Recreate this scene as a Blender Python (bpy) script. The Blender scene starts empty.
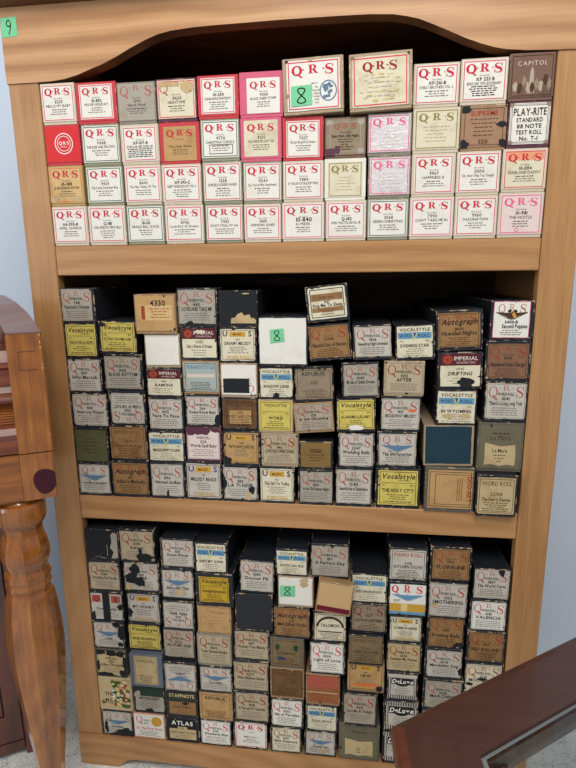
import bpy, math, random
from mathutils import Vector, Matrix

scene = bpy.context.scene
COL = scene.collection

# ------------------------------------------------------------------ camera
cam_data = bpy.data.cameras.new('camera')
cam = bpy.data.objects.new('camera', cam_data)
COL.objects.link(cam)
CAM = (0.44961, -0.76677, 0.89763)
F_PX = 523.16
YAW, PITCH, ROLL = (-0.125236, -0.205839, -0.010806)
fw = Vector((math.sin(YAW)*math.cos(PITCH), math.cos(YAW)*math.cos(PITCH), math.sin(PITCH)))
rt = Vector((math.cos(YAW), -math.sin(YAW), 0))
up = rt.cross(fw)
r2 = rt*math.cos(ROLL) + up*math.sin(ROLL)
u2 = -rt*math.sin(ROLL) + up*math.cos(ROLL)
M = Matrix((r2, u2, -fw)).transposed().to_4x4()
M.translation = Vector(CAM)
cam.matrix_world = M
cam_data.sensor_fit = 'VERTICAL'
cam_data.sensor_height = 36.0
cam_data.lens = F_PX*36.0/768.0
cam_data.clip_start = 0.01
scene.camera = cam

# ------------------------------------------------------------------ world and lights
scene.view_settings.view_transform = 'Standard'
scene.view_settings.look = 'None'
scene.view_settings.gamma = 1.0
scene.view_settings.exposure = -0.2
world = bpy.data.worlds.new('room_light')
scene.world = world
world.use_nodes = True
wb = world.node_tree.nodes['Background']
wb.inputs['Color'].default_value = (0.86, 0.92, 1.0, 1)
wb.inputs['Strength'].default_value = 0.52

def area(name, loc, target, sx, sy, power, color):
    ld = bpy.data.lights.new(name, 'AREA')
    ld.shape = 'RECTANGLE'; ld.size = sx; ld.size_y = sy
    ld.energy = power; ld.color = color
    lo = bpy.data.objects.new(name, ld); COL.objects.link(lo)
    lo.location = loc
    d = Vector(target)-Vector(loc)
    lo.rotation_euler = d.to_track_quat('-Z', 'Y').to_euler()
    return lo
area('ceiling_bounce_light', (0.55, -1.15, 2.1), (0.35, 0.0, 1.0), 0.8, 0.8, 27, (1.0, 0.97, 0.92))  # unseen soft source, added as ceiling bounce to brighten the top shelf
area('window_light', (-1.5, -1.9, 1.35), (0.3, 0.0, 0.6), 0.9, 1.2, 20, (0.94, 0.97, 1.0))

# ------------------------------------------------------------------ material helpers
def srgb(r, g, b):
    def f(c):
        c /= 255.0
        return c/12.92 if c <= 0.04045 else ((c+0.055)/1.055)**2.4
    return (f(r), f(g), f(b), 1)

class NT:
    def __init__(s, name):
        s.m = bpy.data.materials.new(name); s.m.use_nodes = True
        s.t = s.m.node_tree; s.n = s.t.nodes; s.l = s.t.links
        s.b = s.n['Principled BSDF']
    def node(s, typ, **kw):
        n = s.n.new(typ)
        for k, v in kw.items(): setattr(n, k, v)
        return n
    def link(s, a, b): s.l.new(a, b)
    def math(s, op, a, b=None, clamp=False):
        n = s.node('ShaderNodeMath', operation=op); n.use_clamp = clamp
        for i, v in enumerate((a, b)):
            if v is None: continue
            if isinstance(v, (int, float)): n.inputs[i].default_value = v
            else: s.link(v, n.inputs[i])
        return n.outputs[0]
    def coords(s, kind='Object', scale=(1, 1, 1), rand=0.0):
        tc = s.node('ShaderNodeTexCoord'); o = tc.outputs[kind]
        if rand:
            oi = s.node('ShaderNodeObjectInfo')
            v = s.node('ShaderNodeVectorMath', operation='ADD')
            m = s.math('MULTIPLY', oi.outputs['Random'], rand)
            s.link(o, v.inputs[0]); s.link(m, v.inputs[1]); o = v.outputs[0]
        mp = s.node('ShaderNodeMapping'); mp.inputs['Scale'].default_value = scale
        s.link(o, mp.inputs['Vector'])
        return mp.outputs[0]
    def noise(s, vec, scale, detail=4, rough=0.55, dist=0.0):
        n = s.node('ShaderNodeTexNoise'); n.inputs['Scale'].default_value = scale
        n.inputs['Detail'].default_value = detail; n.inputs['Roughness'].default_value = rough
        n.inputs['Distortion'].default_value = dist
        s.link(vec, n.inputs['Vector']); return n.outputs['Fac']
    def ramp(s, fac, stops):
        n = s.node('ShaderNodeValToRGB'); e = n.color_ramp.elements
        e[0].position, e[0].color = stops[0]; e[1].position, e[1].color = stops[-1]
        for p, c in stops[1:-1]:
            q = e.new(p); q.color = c
        s.link(fac, n.inputs['Fac']); return n.outputs['Color']
    def mix(s, fac, a, b, mode='MIX'):
        n = s.node('ShaderNodeMixRGB', blend_type=mode)
        for i, v in ((0, fac), (1, a), (2, b)):
            if isinstance(v, (int, float)): n.inputs[i].default_value = v
            elif isinstance(v, tuple): n.inputs[i].default_value = v
            else: s.link(v, n.inputs[i])
        return n.outputs[0]
    def bump(s, h, strength, dist=0.001):
        n = s.node('ShaderNodeBump'); n.inputs['Strength'].default_value = strength
        n.inputs['Distance'].default_value = dist
        s.link(h, n.inputs['Height']); s.link(n.outputs[0], s.b.inputs['Normal'])
    def done(s, color=None, rough=0.5, spec=0.5, coat=0.0, coat_rough=0.1):
        if color is not None:
            if isinstance(color, tuple): s.b.inputs['Base Color'].default_value = color
            else: s.link(color, s.b.inputs['Base Color'])
        s.b.inputs['Roughness'].default_value = rough
        s.b.inputs['Specular IOR Level'].default_value = spec
        s.b.inputs['Coat Weight'].default_value = coat
        s.b.inputs['Coat Roughness'].default_value = coat_rough
        return s.m

def wood(name, axis, light, mid, dark, rough=0.45, spec=0.4, coat=0.0, ring=0.35, grain=1.0, sc=1.0, contrast=1.0):
    t = NT(name)
    st = {'x': (1.1, 14, 14), 'y': (14, 1.1, 14), 'z': (14, 14, 1.1)}[axis]
    v = t.coords('Object', tuple(a*sc for a in st))
    a = t.noise(v, 3.0, 6, 0.6, 0.35)
    fs = {'x': (3, 160, 160), 'y': (160, 3, 160), 'z': (160, 160, 3)}[axis]
    f = t.noise(t.coords('Object', tuple(a_*sc for a_ in fs)), 4.0, 3, 0.5)
    w = t.node('ShaderNodeTexWave', wave_type='RINGS' , rings_direction='SPHERICAL')
    w.inputs['Scale'].default_value = 1.6; w.inputs['Distortion'].default_value = 5.0
    w.inputs['Detail'].default_value = 3.0; w.inputs['Detail Scale'].default_value = 1.2
    rs = {'x': (2.2, 9, 9), 'y': (9, 2.2, 9), 'z': (9, 9, 2.2)}[axis]
    t.link(t.coords('Object', tuple(a_*sc for a_ in rs)), w.inputs['Vector'])
    k = t.math('ADD', t.math('MULTIPLY', a, 1.0-ring), t.math('MULTIPLY', w.outputs['Fac'], ring))
    c = t.ramp(k, [(0.5-0.32/contrast, dark), (0.5, mid), (0.5+0.28/contrast, light)])
    g = t.ramp(f, [(0.35, (1-0.30*grain, 1-0.34*grain, 1-0.40*grain, 1)), (0.6, (1, 1, 1, 1))])
    c = t.mix(1.0, c, g, 'MULTIPLY')
    t.bump(f, 0.15*grain, 0.0006)
    return t.done(c, rough, spec, coat, 0.08)

OAK_L, OAK_M, OAK_D = srgb(192, 146, 98), srgb(176, 129, 82), srgb(150, 104, 63)
oak_x = wood('oak_horizontal', 'x', OAK_L, OAK_M, OAK_D, 0.42, 0.4, 0.0, 0.3, 0.45, 1.0, 0.7)
oak_head = wood('oak_header_board', 'x', srgb(198, 152, 108), srgb(182, 135, 92), srgb(160, 113, 74), 0.42, 0.4, 0.0, 0.7, 0.4, 0.7, 0.7)
oak_z = wood('oak_vertical', 'z', OAK_L, OAK_M, OAK_D, 0.42, 0.4, 0.0, 0.12, 0.6, 1.0, 0.75)
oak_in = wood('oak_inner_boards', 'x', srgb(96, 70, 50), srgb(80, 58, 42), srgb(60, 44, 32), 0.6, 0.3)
oak_edge = wood('oak_cut_edge', 'x', srgb(130, 86, 54), srgb(110, 72, 44), srgb(84, 54, 32), 0.5, 0.3)
pine_z = wood('varnished_pine', 'z', srgb(180, 114, 42), srgb(150, 86, 24), srgb(94, 50, 14), 0.26, 0.5, 0.8, 0.08, 0.7, 1.6, 1.2)
pine_x = wood('varnished_pine_rail', 'x', srgb(170, 104, 42), srgb(138, 78, 28), srgb(92, 48, 16), 0.3, 0.45, 0.5, 0.08, 0.7, 1.6, 1.2)
arm_mat = wood('arm_varnish_sky_sheen', 'x', srgb(132, 96, 84), srgb(116, 82, 72), srgb(96, 64, 56), 0.38, 0.8, 0.3, 0.05, 0.4, 1.0, 0.6)  # mauve-grey sky reflection on the brown arm, put into its base colour
maroon_x = wood('dark_varnished_wood', 'x', srgb(142, 76, 48), srgb(112, 56, 36), srgb(78, 36, 26), 0.42, 0.5, 0.12, 0.3, 0.6, 1.3)
maroon_z = wood('dark_varnished_panel', 'z', srgb(112, 52, 36), srgb(84, 38, 26), srgb(54, 24, 18), 0.3, 0.5, 0.6, 0.3, 0.6, 1.3)
mahog = wood('mahogany_top', 'x', srgb(84, 48, 36), srgb(72, 39, 29), srgb(58, 30, 22), 0.42, 0.5, 0.25, 0.15, 0.4, 1.0, 0.7)
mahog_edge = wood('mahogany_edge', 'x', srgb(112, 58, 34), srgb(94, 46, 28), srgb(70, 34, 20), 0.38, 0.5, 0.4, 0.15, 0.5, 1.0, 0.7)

def flat(name, c, rough=0.7, spec=0.2, coat=0.0):
    return NT(name).done(c, rough, spec, coat)

def paint_wall():
    t = NT('blue_textured_paint')
    v = t.coords('Object')
    a = t.noise(v, 90, 5, 0.6); b = t.noise(v, 3, 3)
    t.bump(a, 0.35, 0.003)
    c = t.mix(b, srgb(196, 208, 224), srgb(206, 217, 230))
    return t.done(c, 0.75, 0.25)
wall_mat = paint_wall()

def carpet():
    t = NT('pale_carpet')
    v = t.coords('Object')
    a = t.noise(v, 260, 4, 0.7); b = t.noise(v, 40, 4, 0.65)
    k = t.math('ADD', t.math('MULTIPLY', a, 0.6), t.math('MULTIPLY', b, 0.4))
    c = t.ramp(k, [(0.38, srgb(170, 170, 164)), (0.48, srgb(236, 235, 228)), (0.60, srgb(252, 252, 246))])
    t.bump(k, 0.9, 0.006)
    return t.done(c, 0.95, 0.1)
carpet_mat = carpet()

def box_mat(name, base, wear, amount=1.0, rough=0.55):
    """leatherette or card skin whose paper core shows along rubbed edges"""
    t = NT(name)
    tc = t.node('ShaderNodeTexCoord')
    sp = t.node('ShaderNodeSeparateXYZ'); t.link(tc.outputs['Generated'], sp.inputs[0])
    d = []
    for i, L in enumerate((57, 320, 55)):
        q = t.math('ABSOLUTE', t.math('SUBTRACT', sp.outputs[i], 0.5))
        d.append(t.math('MULTIPLY', t.math('SUBTRACT', 0.5, q), L))
    second = t.math('MAXIMUM', t.math('MINIMUM', d[0], d[1]), t.math('MINIMUM', t.math('MAXIMUM', d[0], d[1]), d[2]))
    v = t.coords('Object', (1, 1, 1), 7.0)
    n = t.noise(v, 80, 5, 0.7)
    lim = t.math('MULTIPLY', t.math('SUBTRACT', n, 0.50), 9.0*amount)
    fac = t.math('GREATER_THAN', lim, second)
    fine = t.noise(v, 420, 3)
    big = t.noise(v, 26, 4)
    dk = tuple(c*0.72 for c in base[:3])+(1,)
    lt = tuple(min(1, c*1.18) for c in base[:3])+(1,)
    bc = t.mix(t.math('MULTIPLY', t.math('ADD', fine, big), 0.5), dk, lt)
    c = t.mix(fac, bc, wear)
    t.bump(fine, 0.25, 0.0005)
    return t.done(c, rough, 0.35)

TANW = srgb(176, 150, 120)
BODY = {
    'k': box_mat('black_leatherette', srgb(32, 34, 40), TANW, 1.3),
    'kgrey': box_mat('dark_grey_card', srgb(92, 86, 76), TANW, 0.8),
    'kolive': box_mat('olive_grey_card', srgb(96, 90, 74), srgb(140, 130, 108), 0.8),
    'tan': box_mat('tan_card', srgb(166, 144, 116), srgb(206, 190, 160), 0.8),
    'cream': box_mat('cream_card', srgb(204, 188, 166), srgb(224, 216, 196), 0.6),
    'green': box_mat('grey_green_card', srgb(142, 140, 116), srgb(190, 182, 160), 0.6),
    'grey': box_mat('grey_card', srgb(134, 126, 112), srgb(190, 180, 160), 0.8),
    'plum': box_mat('plum_card', srgb(86, 42, 60), srgb(150, 110, 110), 0.8),
    'red': box_mat('red_card', srgb(194, 56, 64), srgb(220, 150, 140), 0.5),
    'pink': box_mat('pink_card', srgb(206, 92, 118), srgb(232, 180, 186), 0.5),
    'brown': box_mat('brown_card', srgb(112, 82, 70), srgb(160, 130, 110), 0.8),
    'kraft': box_mat('kraft_card', srgb(156, 122, 86), srgb(196, 170, 136), 0.9),
    'ochre': box_mat('ochre_card', srgb(176, 144, 88), srgb(200, 176, 130), 0.7),
    'white': box_mat('white_card', srgb(228, 222, 206), srgb(200, 190, 170), 0.5),
    'slate': box_mat('slate_card', srgb(96, 102, 116), srgb(150, 150, 155), 0.5, 0.3),
    'salmon': box_mat('salmon_card', srgb(196, 134, 104), srgb(216, 180, 150), 0.6),
    'ptanb': box_mat('floral_box_card', srgb(190, 172, 134), srgb(120, 100, 70), 0.8),
}

def paper(name, base, stain, amt=0.5, rough=0.75, spec=0.25, coat=0.0, wr=0.0):
    t = NT(name)
    v = t.coords('Object', (1, 1, 1), 5.0)
    a = t.noise(v, 45, 5, 0.62); f = t.noise(v, 500, 2)
    k = t.ramp(a, [(0.50, (0, 0, 0, 1)), (0.74, (1, 1, 1, 1))])
    fac = t.math('MULTIPLY', k, amt)
    c = t.mix(fac, base, stain)
    c = t.mix(t.math('MULTIPLY', f, 0.18), c, tuple(x*0.55 for x in base[:3])+(1,))
    if wr:
        w = t.noise(v, 130, 4, 0.7, 0.8); t.bump(w, wr, 0.003)
    return t.done(c, rough, spec, coat, 0.1)

ST = srgb(150, 122, 84)
P = {
    'white': paper('white_label_paper', srgb(226, 222, 212), srgb(204, 192, 166), 0.4),
    'pinkw': paper('pinkish_label_paper', srgb(222, 202, 196), srgb(196, 168, 156), 0.4),
    'cream': paper('cream_label_paper', srgb(216, 207, 180), ST, 0.5),
    'pale': paper('pale_grey_label_paper', srgb(192, 184, 172), srgb(150, 132, 106), 0.5),
    'grey': paper('grey_label_paper', srgb(166, 158, 144), srgb(130, 114, 90), 0.5),
    'taupe': paper('taupe_label_paper', srgb(146, 128, 106), srgb(104, 86, 66), 0.5),
    'taupe2': paper('grey_tan_label_paper', srgb(170, 156, 138), srgb(136, 116, 92), 0.5),
    'tanp': paper('tan_label_paper', srgb(180, 164, 136), srgb(138, 112, 78), 0.5),
    'ptan': paper('parchment_label_paper', srgb(190, 168, 126), srgb(140, 108, 66), 0.5),
    'dtan': paper('dull_brown_label_paper', srgb(126, 106, 76), srgb(88, 72, 50), 0.6),
    'tan': paper('torn_card_core', srgb(192, 166, 124), srgb(150, 116, 76), 0.6),
    'kraft': paper('kraft_label_paper', srgb(186, 148, 98), srgb(140, 100, 58), 0.6),
    'kraftp': paper('smooth_kraft_paper', srgb(196, 162, 114), srgb(180, 144, 96), 0.3),
    'bkraft': paper('brown_label_paper', srgb(150, 112, 72), srgb(104, 72, 44), 0.7),
    'dkraft': paper('dark_brown_label_paper', srgb(132, 92, 66), srgb(92, 62, 44), 0.6, 0.35, 0.5, 0.3),
    'dbrown': paper('chocolate_label_paper', srgb(112, 80, 50), srgb(72, 48, 30), 0.7),
    'brown': paper('faded_brown_picture_paper', srgb(120, 90, 76), srgb(84, 58, 48), 0.7),
    'ochre': paper('ochre_label_paper', srgb(206, 172, 116), srgb(160, 114, 62), 0.6, 0.5, 0.4),
    'ochreb': paper('olive_brown_end_paper', srgb(128, 102, 58), srgb(92, 70, 38), 0.6),
    'olive': paper('olive_green_end_paper', srgb(86, 84, 56), srgb(64, 62, 42), 0.5),
    'yellow': paper('yellow_label_paper', srgb(206, 188, 96), srgb(160, 128, 66), 0.6),
    'gold': paper('golden_label_paper', srgb(190, 154, 46), srgb(150, 112, 40), 0.4),
    'bluec': paper('bluish_label_paper', srgb(160, 172, 166), srgb(170, 142, 104), 0.7),
    'teal': paper('teal_end_paper', srgb(28, 56, 68), srgb(24, 44, 54), 0.4),
    'red': paper('red_end_paper', srgb(212, 52, 56), srgb(186, 40, 48), 0.3),
    'ogrey': paper('olive_grey_end_paper', srgb(108, 102, 80), srgb(84, 80, 62), 0.5),
    'skraft': paper('pinkish_brown_label_paper', srgb(160, 124, 98), srgb(124, 92, 70), 0.6),
    'rust': paper('rust_label_paper', srgb(150, 92, 58), srgb(116, 66, 42), 0.5),
    'dgreen': paper('dark_green_label_paper', srgb(50, 56, 48), srgb(34, 38, 34), 0.5),
    'k': paper('black_label_paper', srgb(28, 30, 34), srgb(50, 48, 46), 0.3),
    'silver': paper('cellophane_wrapped_paper', srgb(214, 206, 206), srgb(184, 160, 166), 0.6, 0.2, 0.7, 0.7, 0.45),
}
INKC = {
    'blk': (40, 36, 34), 'fine': (112, 104, 96), 'red': (190, 40, 60), 'sal': (168, 84, 70), 'pink': (222, 96, 132),
    'rose': (206, 62, 84), 'olive': (138, 124, 70), 'green': (62, 96, 76), 'orange': (214, 106, 58), 'blue': (98, 144, 172),
    'navy': (46, 62, 110), 'wing': (92, 120, 148), 'gold': (196, 150, 60), 'band': (84, 30, 40), 'white': (232, 230, 222),
    'bord': (130, 120, 106), 'brick': (150, 62, 44), 'dbr': (74, 50, 32), 'ygreen': (186, 186, 92), 'dred': (150, 34, 34),
    'tape': (118, 196, 146), 'leaf': (66, 92, 50), 'maroon': (104, 22, 42), 'faint': (168, 156, 138), 'lfaint': (206, 190, 176), 'palegold': (212, 190, 130),
    'gren': (40, 62, 48), 'corange': (222, 150, 116),
}
INK = {k: flat('ink_'+k, srgb(*v), 0.7, 0.2) for k, v in INKC.items()}
MAT = {}
MAT.update({('p', k): v for k, v in P.items()})

# ------------------------------------------------------------------ mesh builder
class MB:
    def __init__(s): s.v = []; s.f = []; s.mi = []; s.mats = []
    def m(s, mat):
        if mat not in s.mats: s.mats.append(mat)
        return s.mats.index(mat)
    def add(s, vs, fs, mat):
        o = len(s.v); s.v += [tuple(x) for x in vs]; i = s.m(mat)
        for f in fs: s.f.append(tuple(o+k for k in f)); s.mi.append(i)
    def box(s, x0, x1, y0, y1, z0, z1, mat, c=0.0):
        if c <= 0:
            vs = [(x, y, z) for x in (x0, x1) for y in (y0, y1) for z in (z0, z1)]
            fs = [(0, 1, 3, 2), (4, 6, 7, 5), (0, 4, 5, 1), (2, 3, 7, 6), (0, 2, 6, 4), (1, 5, 7, 3)]
            s.add(vs, fs, mat); return
        vs = []; idx = {}
        for ix, x in enumerate((x0, x1)):
            for iy, y in enumerate((y0, y1)):
                for iz, z in enumerate((z0, z1)):
                    sx, sy, sz = (1 if ix == 0 else -1), (1 if iy == 0 else -1), (1 if iz == 0 else -1)
                    for a in range(3):
                        q = [x+sx*c, y+sy*c, z+sz*c]; q[a] = (x, y, z)[a]
                        idx[(ix, iy, iz, a)] = len(vs); vs.append(tuple(q))
        fs = []
        R2 = (0, 1)
        for a in range(3):
            b_, c_ = [(1, 2), (0, 2), (0, 1)][a]
            for sd in R2:
                loop = []
                for p_, q_ in ((0, 0), (1, 0), (1, 1), (0, 1)):
                    k = [0, 0, 0]; k[a] = sd; k[b_] = p_; k[c_] = q_
                    loop.append(idx[(k[0], k[1], k[2], a)])
                fs.append(tuple(loop))
            # edges parallel to axis a
            for p_ in R2:
                for q_ in R2:
                    k0 = [0, 0, 0]; k1 = [0, 0, 0]; k1[a] = 1
                    k0[b_] = k1[b_] = p_; k0[c_] = k1[c_] = q_
                    fs.append((idx[(*k0, b_)], idx[(*k1, b_)], idx[(*k1, c_)], idx[(*k0, c_)]))
        for k in [(i, j, l) for i in R2 for j in R2 for l in R2]:
            fs.append((idx[(*k, 0)], idx[(*k, 1)], idx[(*k, 2)]))
        s.add(vs, fs, mat)
    def prism(s, pts, y0, y1, mat):          # polygon in x,z between two y
        n = len(pts)
        vs = [(x, y0, z) for x, z in pts]+[(x, y1, z) for x, z in pts]
        fs = [tuple(range(n)), tuple(range(2*n-1, n-1, -1))]+[(i, (i+1) % n, n+(i+1) % n, n+i) for i in range(n)]
        s.add(vs, fs, mat)
    def vprism(s, pts, z0, z1, mat):         # polygon in x,y between two z
        n = len(pts)
        vs = [(x, y, z0) for x, y in pts]+[(x, y, z1) for x, y in pts]
        fs = [tuple(range(n)), tuple(range(2*n-1, n-1, -1))]+[(i, (i+1) % n, n+(i+1) % n, n+i) for i in range(n)]
        s.add(vs, fs, mat)
    def build(s, name, parent=None, smooth=False):
        me = bpy.data.meshes.new(name)
        me.from_pydata(s.v, [], s.f)
        for m_ in s.mats: me.materials.append(m_)
        me.polygons.foreach_set('material_index', s.mi)
        if smooth: me.polygons.foreach_set('use_smooth', [True]*len(s.f))
        import bmesh
        me.validate()
        if len(s.v) < 3000:
            bm = bmesh.new(); bm.from_mesh(me)
            bmesh.ops.recalc_face_normals(bm, faces=bm.faces); bm.to_mesh(me); bm.free()
        me.update()
        o = bpy.data.objects.new(name, me); COL.objects.link(o)
        if parent: o.parent = parent
        return o
def empty(name, loc=(0, 0, 0), rz=0):
    o = bpy.data.objects.new(name, None); COL.objects.link(o)
    o.location = loc; o.rotation_euler = (0, 0, rz); o.empty_display_size = 0.05
    return o
def tag(o, label=None, cat=None, group=None, kind=None):
    if label: o['label'] = label
    if cat: o['category'] = cat
    if group: o['group'] = group
    if kind: o['kind'] = kind
    return o

# ------------------------------------------------------------------ lettering
GL = {}
def glyph(ch, bold):
    k = (ch, bold)
    if k in GL: return GL[k]
    cu = bpy.data.curves.new('tmp_glyph', 'FONT'); cu.body = ch; cu.resolution_u = 2
    if bold: cu.offset = 0.022
    ob = bpy.data.objects.new('tmp_glyph', cu); COL.objects.link(ob)
    me = ob.to_mesh()
    vs = [(v.co.x, v.co.y) for v in me.vertices]; fs = [tuple(p.vertices) for p in me.polygons]
    ob.to_mesh_clear()
    bpy.data.objects.remove(ob); bpy.data.curves.remove(cu)
    if vs: x1 = max(v[0] for v in vs); x0 = min(v[0] for v in vs)
    else: x0, x1 = 0, 0.22
    GL[k] = (vs, fs, x0, x1); return GL[k]
class Face:
    """a drawing area on the front of a label: u,v in 0..1, ink laid on the paper"""
    def __init__(s, mb, x0, x1, z0, z1, y, flip=False):
        s.mb = mb; s.x0 = x0; s.w = x1-x0; s.z0 = z0; s.h = z1-z0; s.y = y; s.k = 0; s.flip = flip
    def pt(s, u, v):
        if s.flip: u, v = 1-u, 1-v
        return (s.x0+u*s.w, s.z0+v*s.h)
    def lay(s): s.k += 1; return s.y-0.00012-0.00002*s.k
    def poly(s, uv, mat, y=None):
        y = s.lay() if y is None else y
        s.mb.add([(s.pt(u, v)[0], y, s.pt(u, v)[1]) for u, v in uv], [tuple(range(len(uv)))], mat)
    def rect(s, u0, v0, u1, v1, mat, y=None): s.poly([(u0, v0), (u1, v0), (u1, v1), (u0, v1)], mat, y)
    def frame(s, u0, v0, u1, v1, t, mat, notch=0.0):
        y = s.lay(); tv = t*s.w/s.h
        s.rect(u0, v0, u1, v0+tv, mat, y); s.rect(u0, v1-tv, u1, v1, mat, y)
        s.rect(u0, v0+tv, u0+t, v1-tv, mat, y); s.rect(u1-t, v0+tv, u1, v1-tv, mat, y)
    def text(s, txt, uc, vb, vh, wmax, mat, bold=False, shear=0.0, space=0.0, rot=False):
        """centred at uc, base line vb, cap height vh, fits wmax; all in label fractions"""
        x = 0; parts = []
        for ch in txt:
            if ch == ' ': x += 0.3; continue
            vs, fs, a, b = glyph(ch, bold)
            parts.append((vs, fs, x-a)); x += (b-a)+0.09+space
        if x <= 0: return
        L = x-0.09-space
        sv = vh/0.72; su = sv*s.h/s.w
        if L*su > wmax: su = wmax/L
        y = s.lay()
        for vs, fs, dx in parts:
            pts = []
            for px, py in vs:
                X = (px+dx-L/2)*su+shear*py*su; Y = py*sv
                if rot: X, Y = Y, -(px+dx-L/2)*su; u, v = uc+X, vb+Y
                else: u, v = uc+X, vb+Y
                q = s.pt(u, v); pts.append((q[0], y, q[1]))
            s.mb.add(pts, fs, mat)
    def strokes(s, uc, vb, vh, wd, shapes, mat):
        y = s.lay()
        for sh in shapes:
            pts = [s.pt(uc+(px-0.5)*wd, vb+py*vh) for px, py in sh]
            s.mb.add([(a, y, b) for a, b in pts], [tuple(range(len(pts)))], mat)
            y -= 0.000002
    def fine(s, v, rng, u0=0.12, u1=0.88, t=0.016, mat=None):
        """a line of print too small to read"""
        y = s.lay(); mat = mat or INK['fine']; ins = rng.uniform(0, 0.14); u = u0+ins; e = u1-ins
        while u < e-0.03:
            w = rng.uniform(0.04, 0.13); w = min(w, e-u)
            s.rect(u, v, u+w, v+t, mat, y); u += w+0.022
    def blob(s, u, v, ru, rv, mat, rng, n=18, lim=(-0.06, 1.06)):
        pts = []
        ph = [rng.uniform(0.72, 1.22) for _ in range(n)]
        for i in range(n):
            a = 2*math.pi*i/n; r = ph[i]
            pts.append((min(lim[1], max(lim[0], u+ru*r*math.cos(a))), min(lim[1], max(lim[0], v+rv*r*math.sin(a)))))
        y = s.lay()
        c = (sum(p_[0] for p_ in pts)/n, sum(p_[1] for p_ in pts)/n)
        A = [s.pt(*c)]+[s.pt(*q) for q in pts]
        s.mb.add([(a, y, b) for a, b in A], [(0, i+1, (i+1) % n+1) for i in range(n)], mat)

def ring_quads(cx, cy, ro, so, ri, si, a0=0, a1=360, n=20):
    out = []
    for i in range(n):
        a = math.radians(a0+(a1-a0)*i/n); b = math.radians(a0+(a1-a0)*(i+1)/n)
        out.append([(cx+ro*math.cos(a), cy+so*math.sin(a)), (cx+ro*math.cos(b), cy+so*math.sin(b)),
                    (cx+ri*math.cos(b), cy+si*math.sin(b)), (cx+ri*math.cos(a), cy+si*math.sin(a))])
    return out
def letter_Q(w):
    return ring_quads(.5, .5, .46, .5, .46-.24*w, .5-.1*w)+[[(.42, .16), (.56, .22), (.98, -.16), (.86, -.24)]]
def letter_R(w):
    t = .24*w
    return [[(.14, 0), (.14+t, 0), (.14+t, 1), (.14, 1)], [(.02, 0), (.26+t, 0), (.26+t, .07), (.02, .07)], [(.02, .93), (.2+t, .93), (.2+t, 1), (.02, 1)]] + \
        [[(.2, .93), (.5, .93), (.5, 1), (.2, 1)], [(.2, .46), (.5, .46), (.5, .53), (.2, .53)]] + ring_quads(.5, .73, .34, .27, .34-t, .2, -90, 90, 10) + \
        [[(.42, .49), (.42+t, .49), (.96, .0), (.96-t*1.1, 0)], [(.66, 0), (1.0, 0), (1.0, .07), (.66, .07)]]
def letter_S(w):
    c = [(.84, .74), (.78, .88), (.62, .96), (.46, .96), (.28, .9), (.19, .76), (.25, .62), (.45, .53), (.66, .45), (.8, .33), (.8, .18), (.68, .07), (.5, .04), (.32, .06), (.2, .15), (.14, .28)]
    th = [.05, .05, .06, .08, .12, .2, .24, .25, .25, .24, .2, .12, .08, .06, .05, .05]
    out = []; L = []
    for i, (x, y) in enumerate(c):
        x0, y0 = c[max(0, i-1)]; x1, y1 = c[min(len(c)-1, i+1)]
        dx, dy = x1-x0, y1-y0; n = math.hypot(dx, dy); h = th[i]*(.35+.65*w)/2
        L.append(((x-dy/n*h, y+dx/n*h), (x+dy/n*h, y-dx/n*h)))
    for i in range(len(c)-1): out.append([L[i][0], L[i+1][0], L[i+1][1], L[i][1]])
    out += [[(.8, .66), (.87, .66), (.89, 1.0), (.84, 1.0)], [(.1, .0), (.15, .0), (.18, .34), (.11, .34)]]
    return out
QB, RB, SB = letter_Q(1), letter_R(1), letter_S(1)
QT, RT, ST_ = letter_Q(.5), letter_R(.5), letter_S(.5)
def qrs_modern(F, mat, vb=.70, vh=.205, half=.41):
    wd = vh*1.18*F.h/F.w
    F.strokes(.5-half+wd/2, vb, vh, wd*1.05, QB, mat)
    F.strokes(.5, vb+vh*.16, vh*.84, wd*.9, RB, mat)
    F.strokes(.5+half-wd/2, vb, vh, wd*.9, SB, mat)
    for u in (.5-half+wd*1.02+.012, .5+half-wd*.98-.008): F.rect(u-.014, vb+vh*.48, u+.014, vb+vh*.62, mat)
def qrs_old(F, mat, vb=.60, vh=.32):
    F.strokes(.17, vb, vh, .24, QT, mat)
    F.strokes(.5, vb+vh*.62, vh*.42, .17, RT, mat)
    F.strokes(.84, vb, vh, .23, ST_, mat)
    for u in (.34, .66): F.rect(u-.012, vb+vh*.78, u+.012, vb+vh*.86, mat)
def wings(F, mat, v):
    for sg in (-1, 1):
        for k in range(5):
            a = v+.03-.035*k
            F.poly([(.5+sg*.03, a+.035), (.5+sg*(.44-.07*k), a+.06-.008*k), (.5+sg*(.41-.07*k), a+.022), (.5+sg*.03, a-.005)], mat)
    F.poly([(.5, v+.12), (.56, v), (.5, v-.14), (.44, v)], mat)

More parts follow.
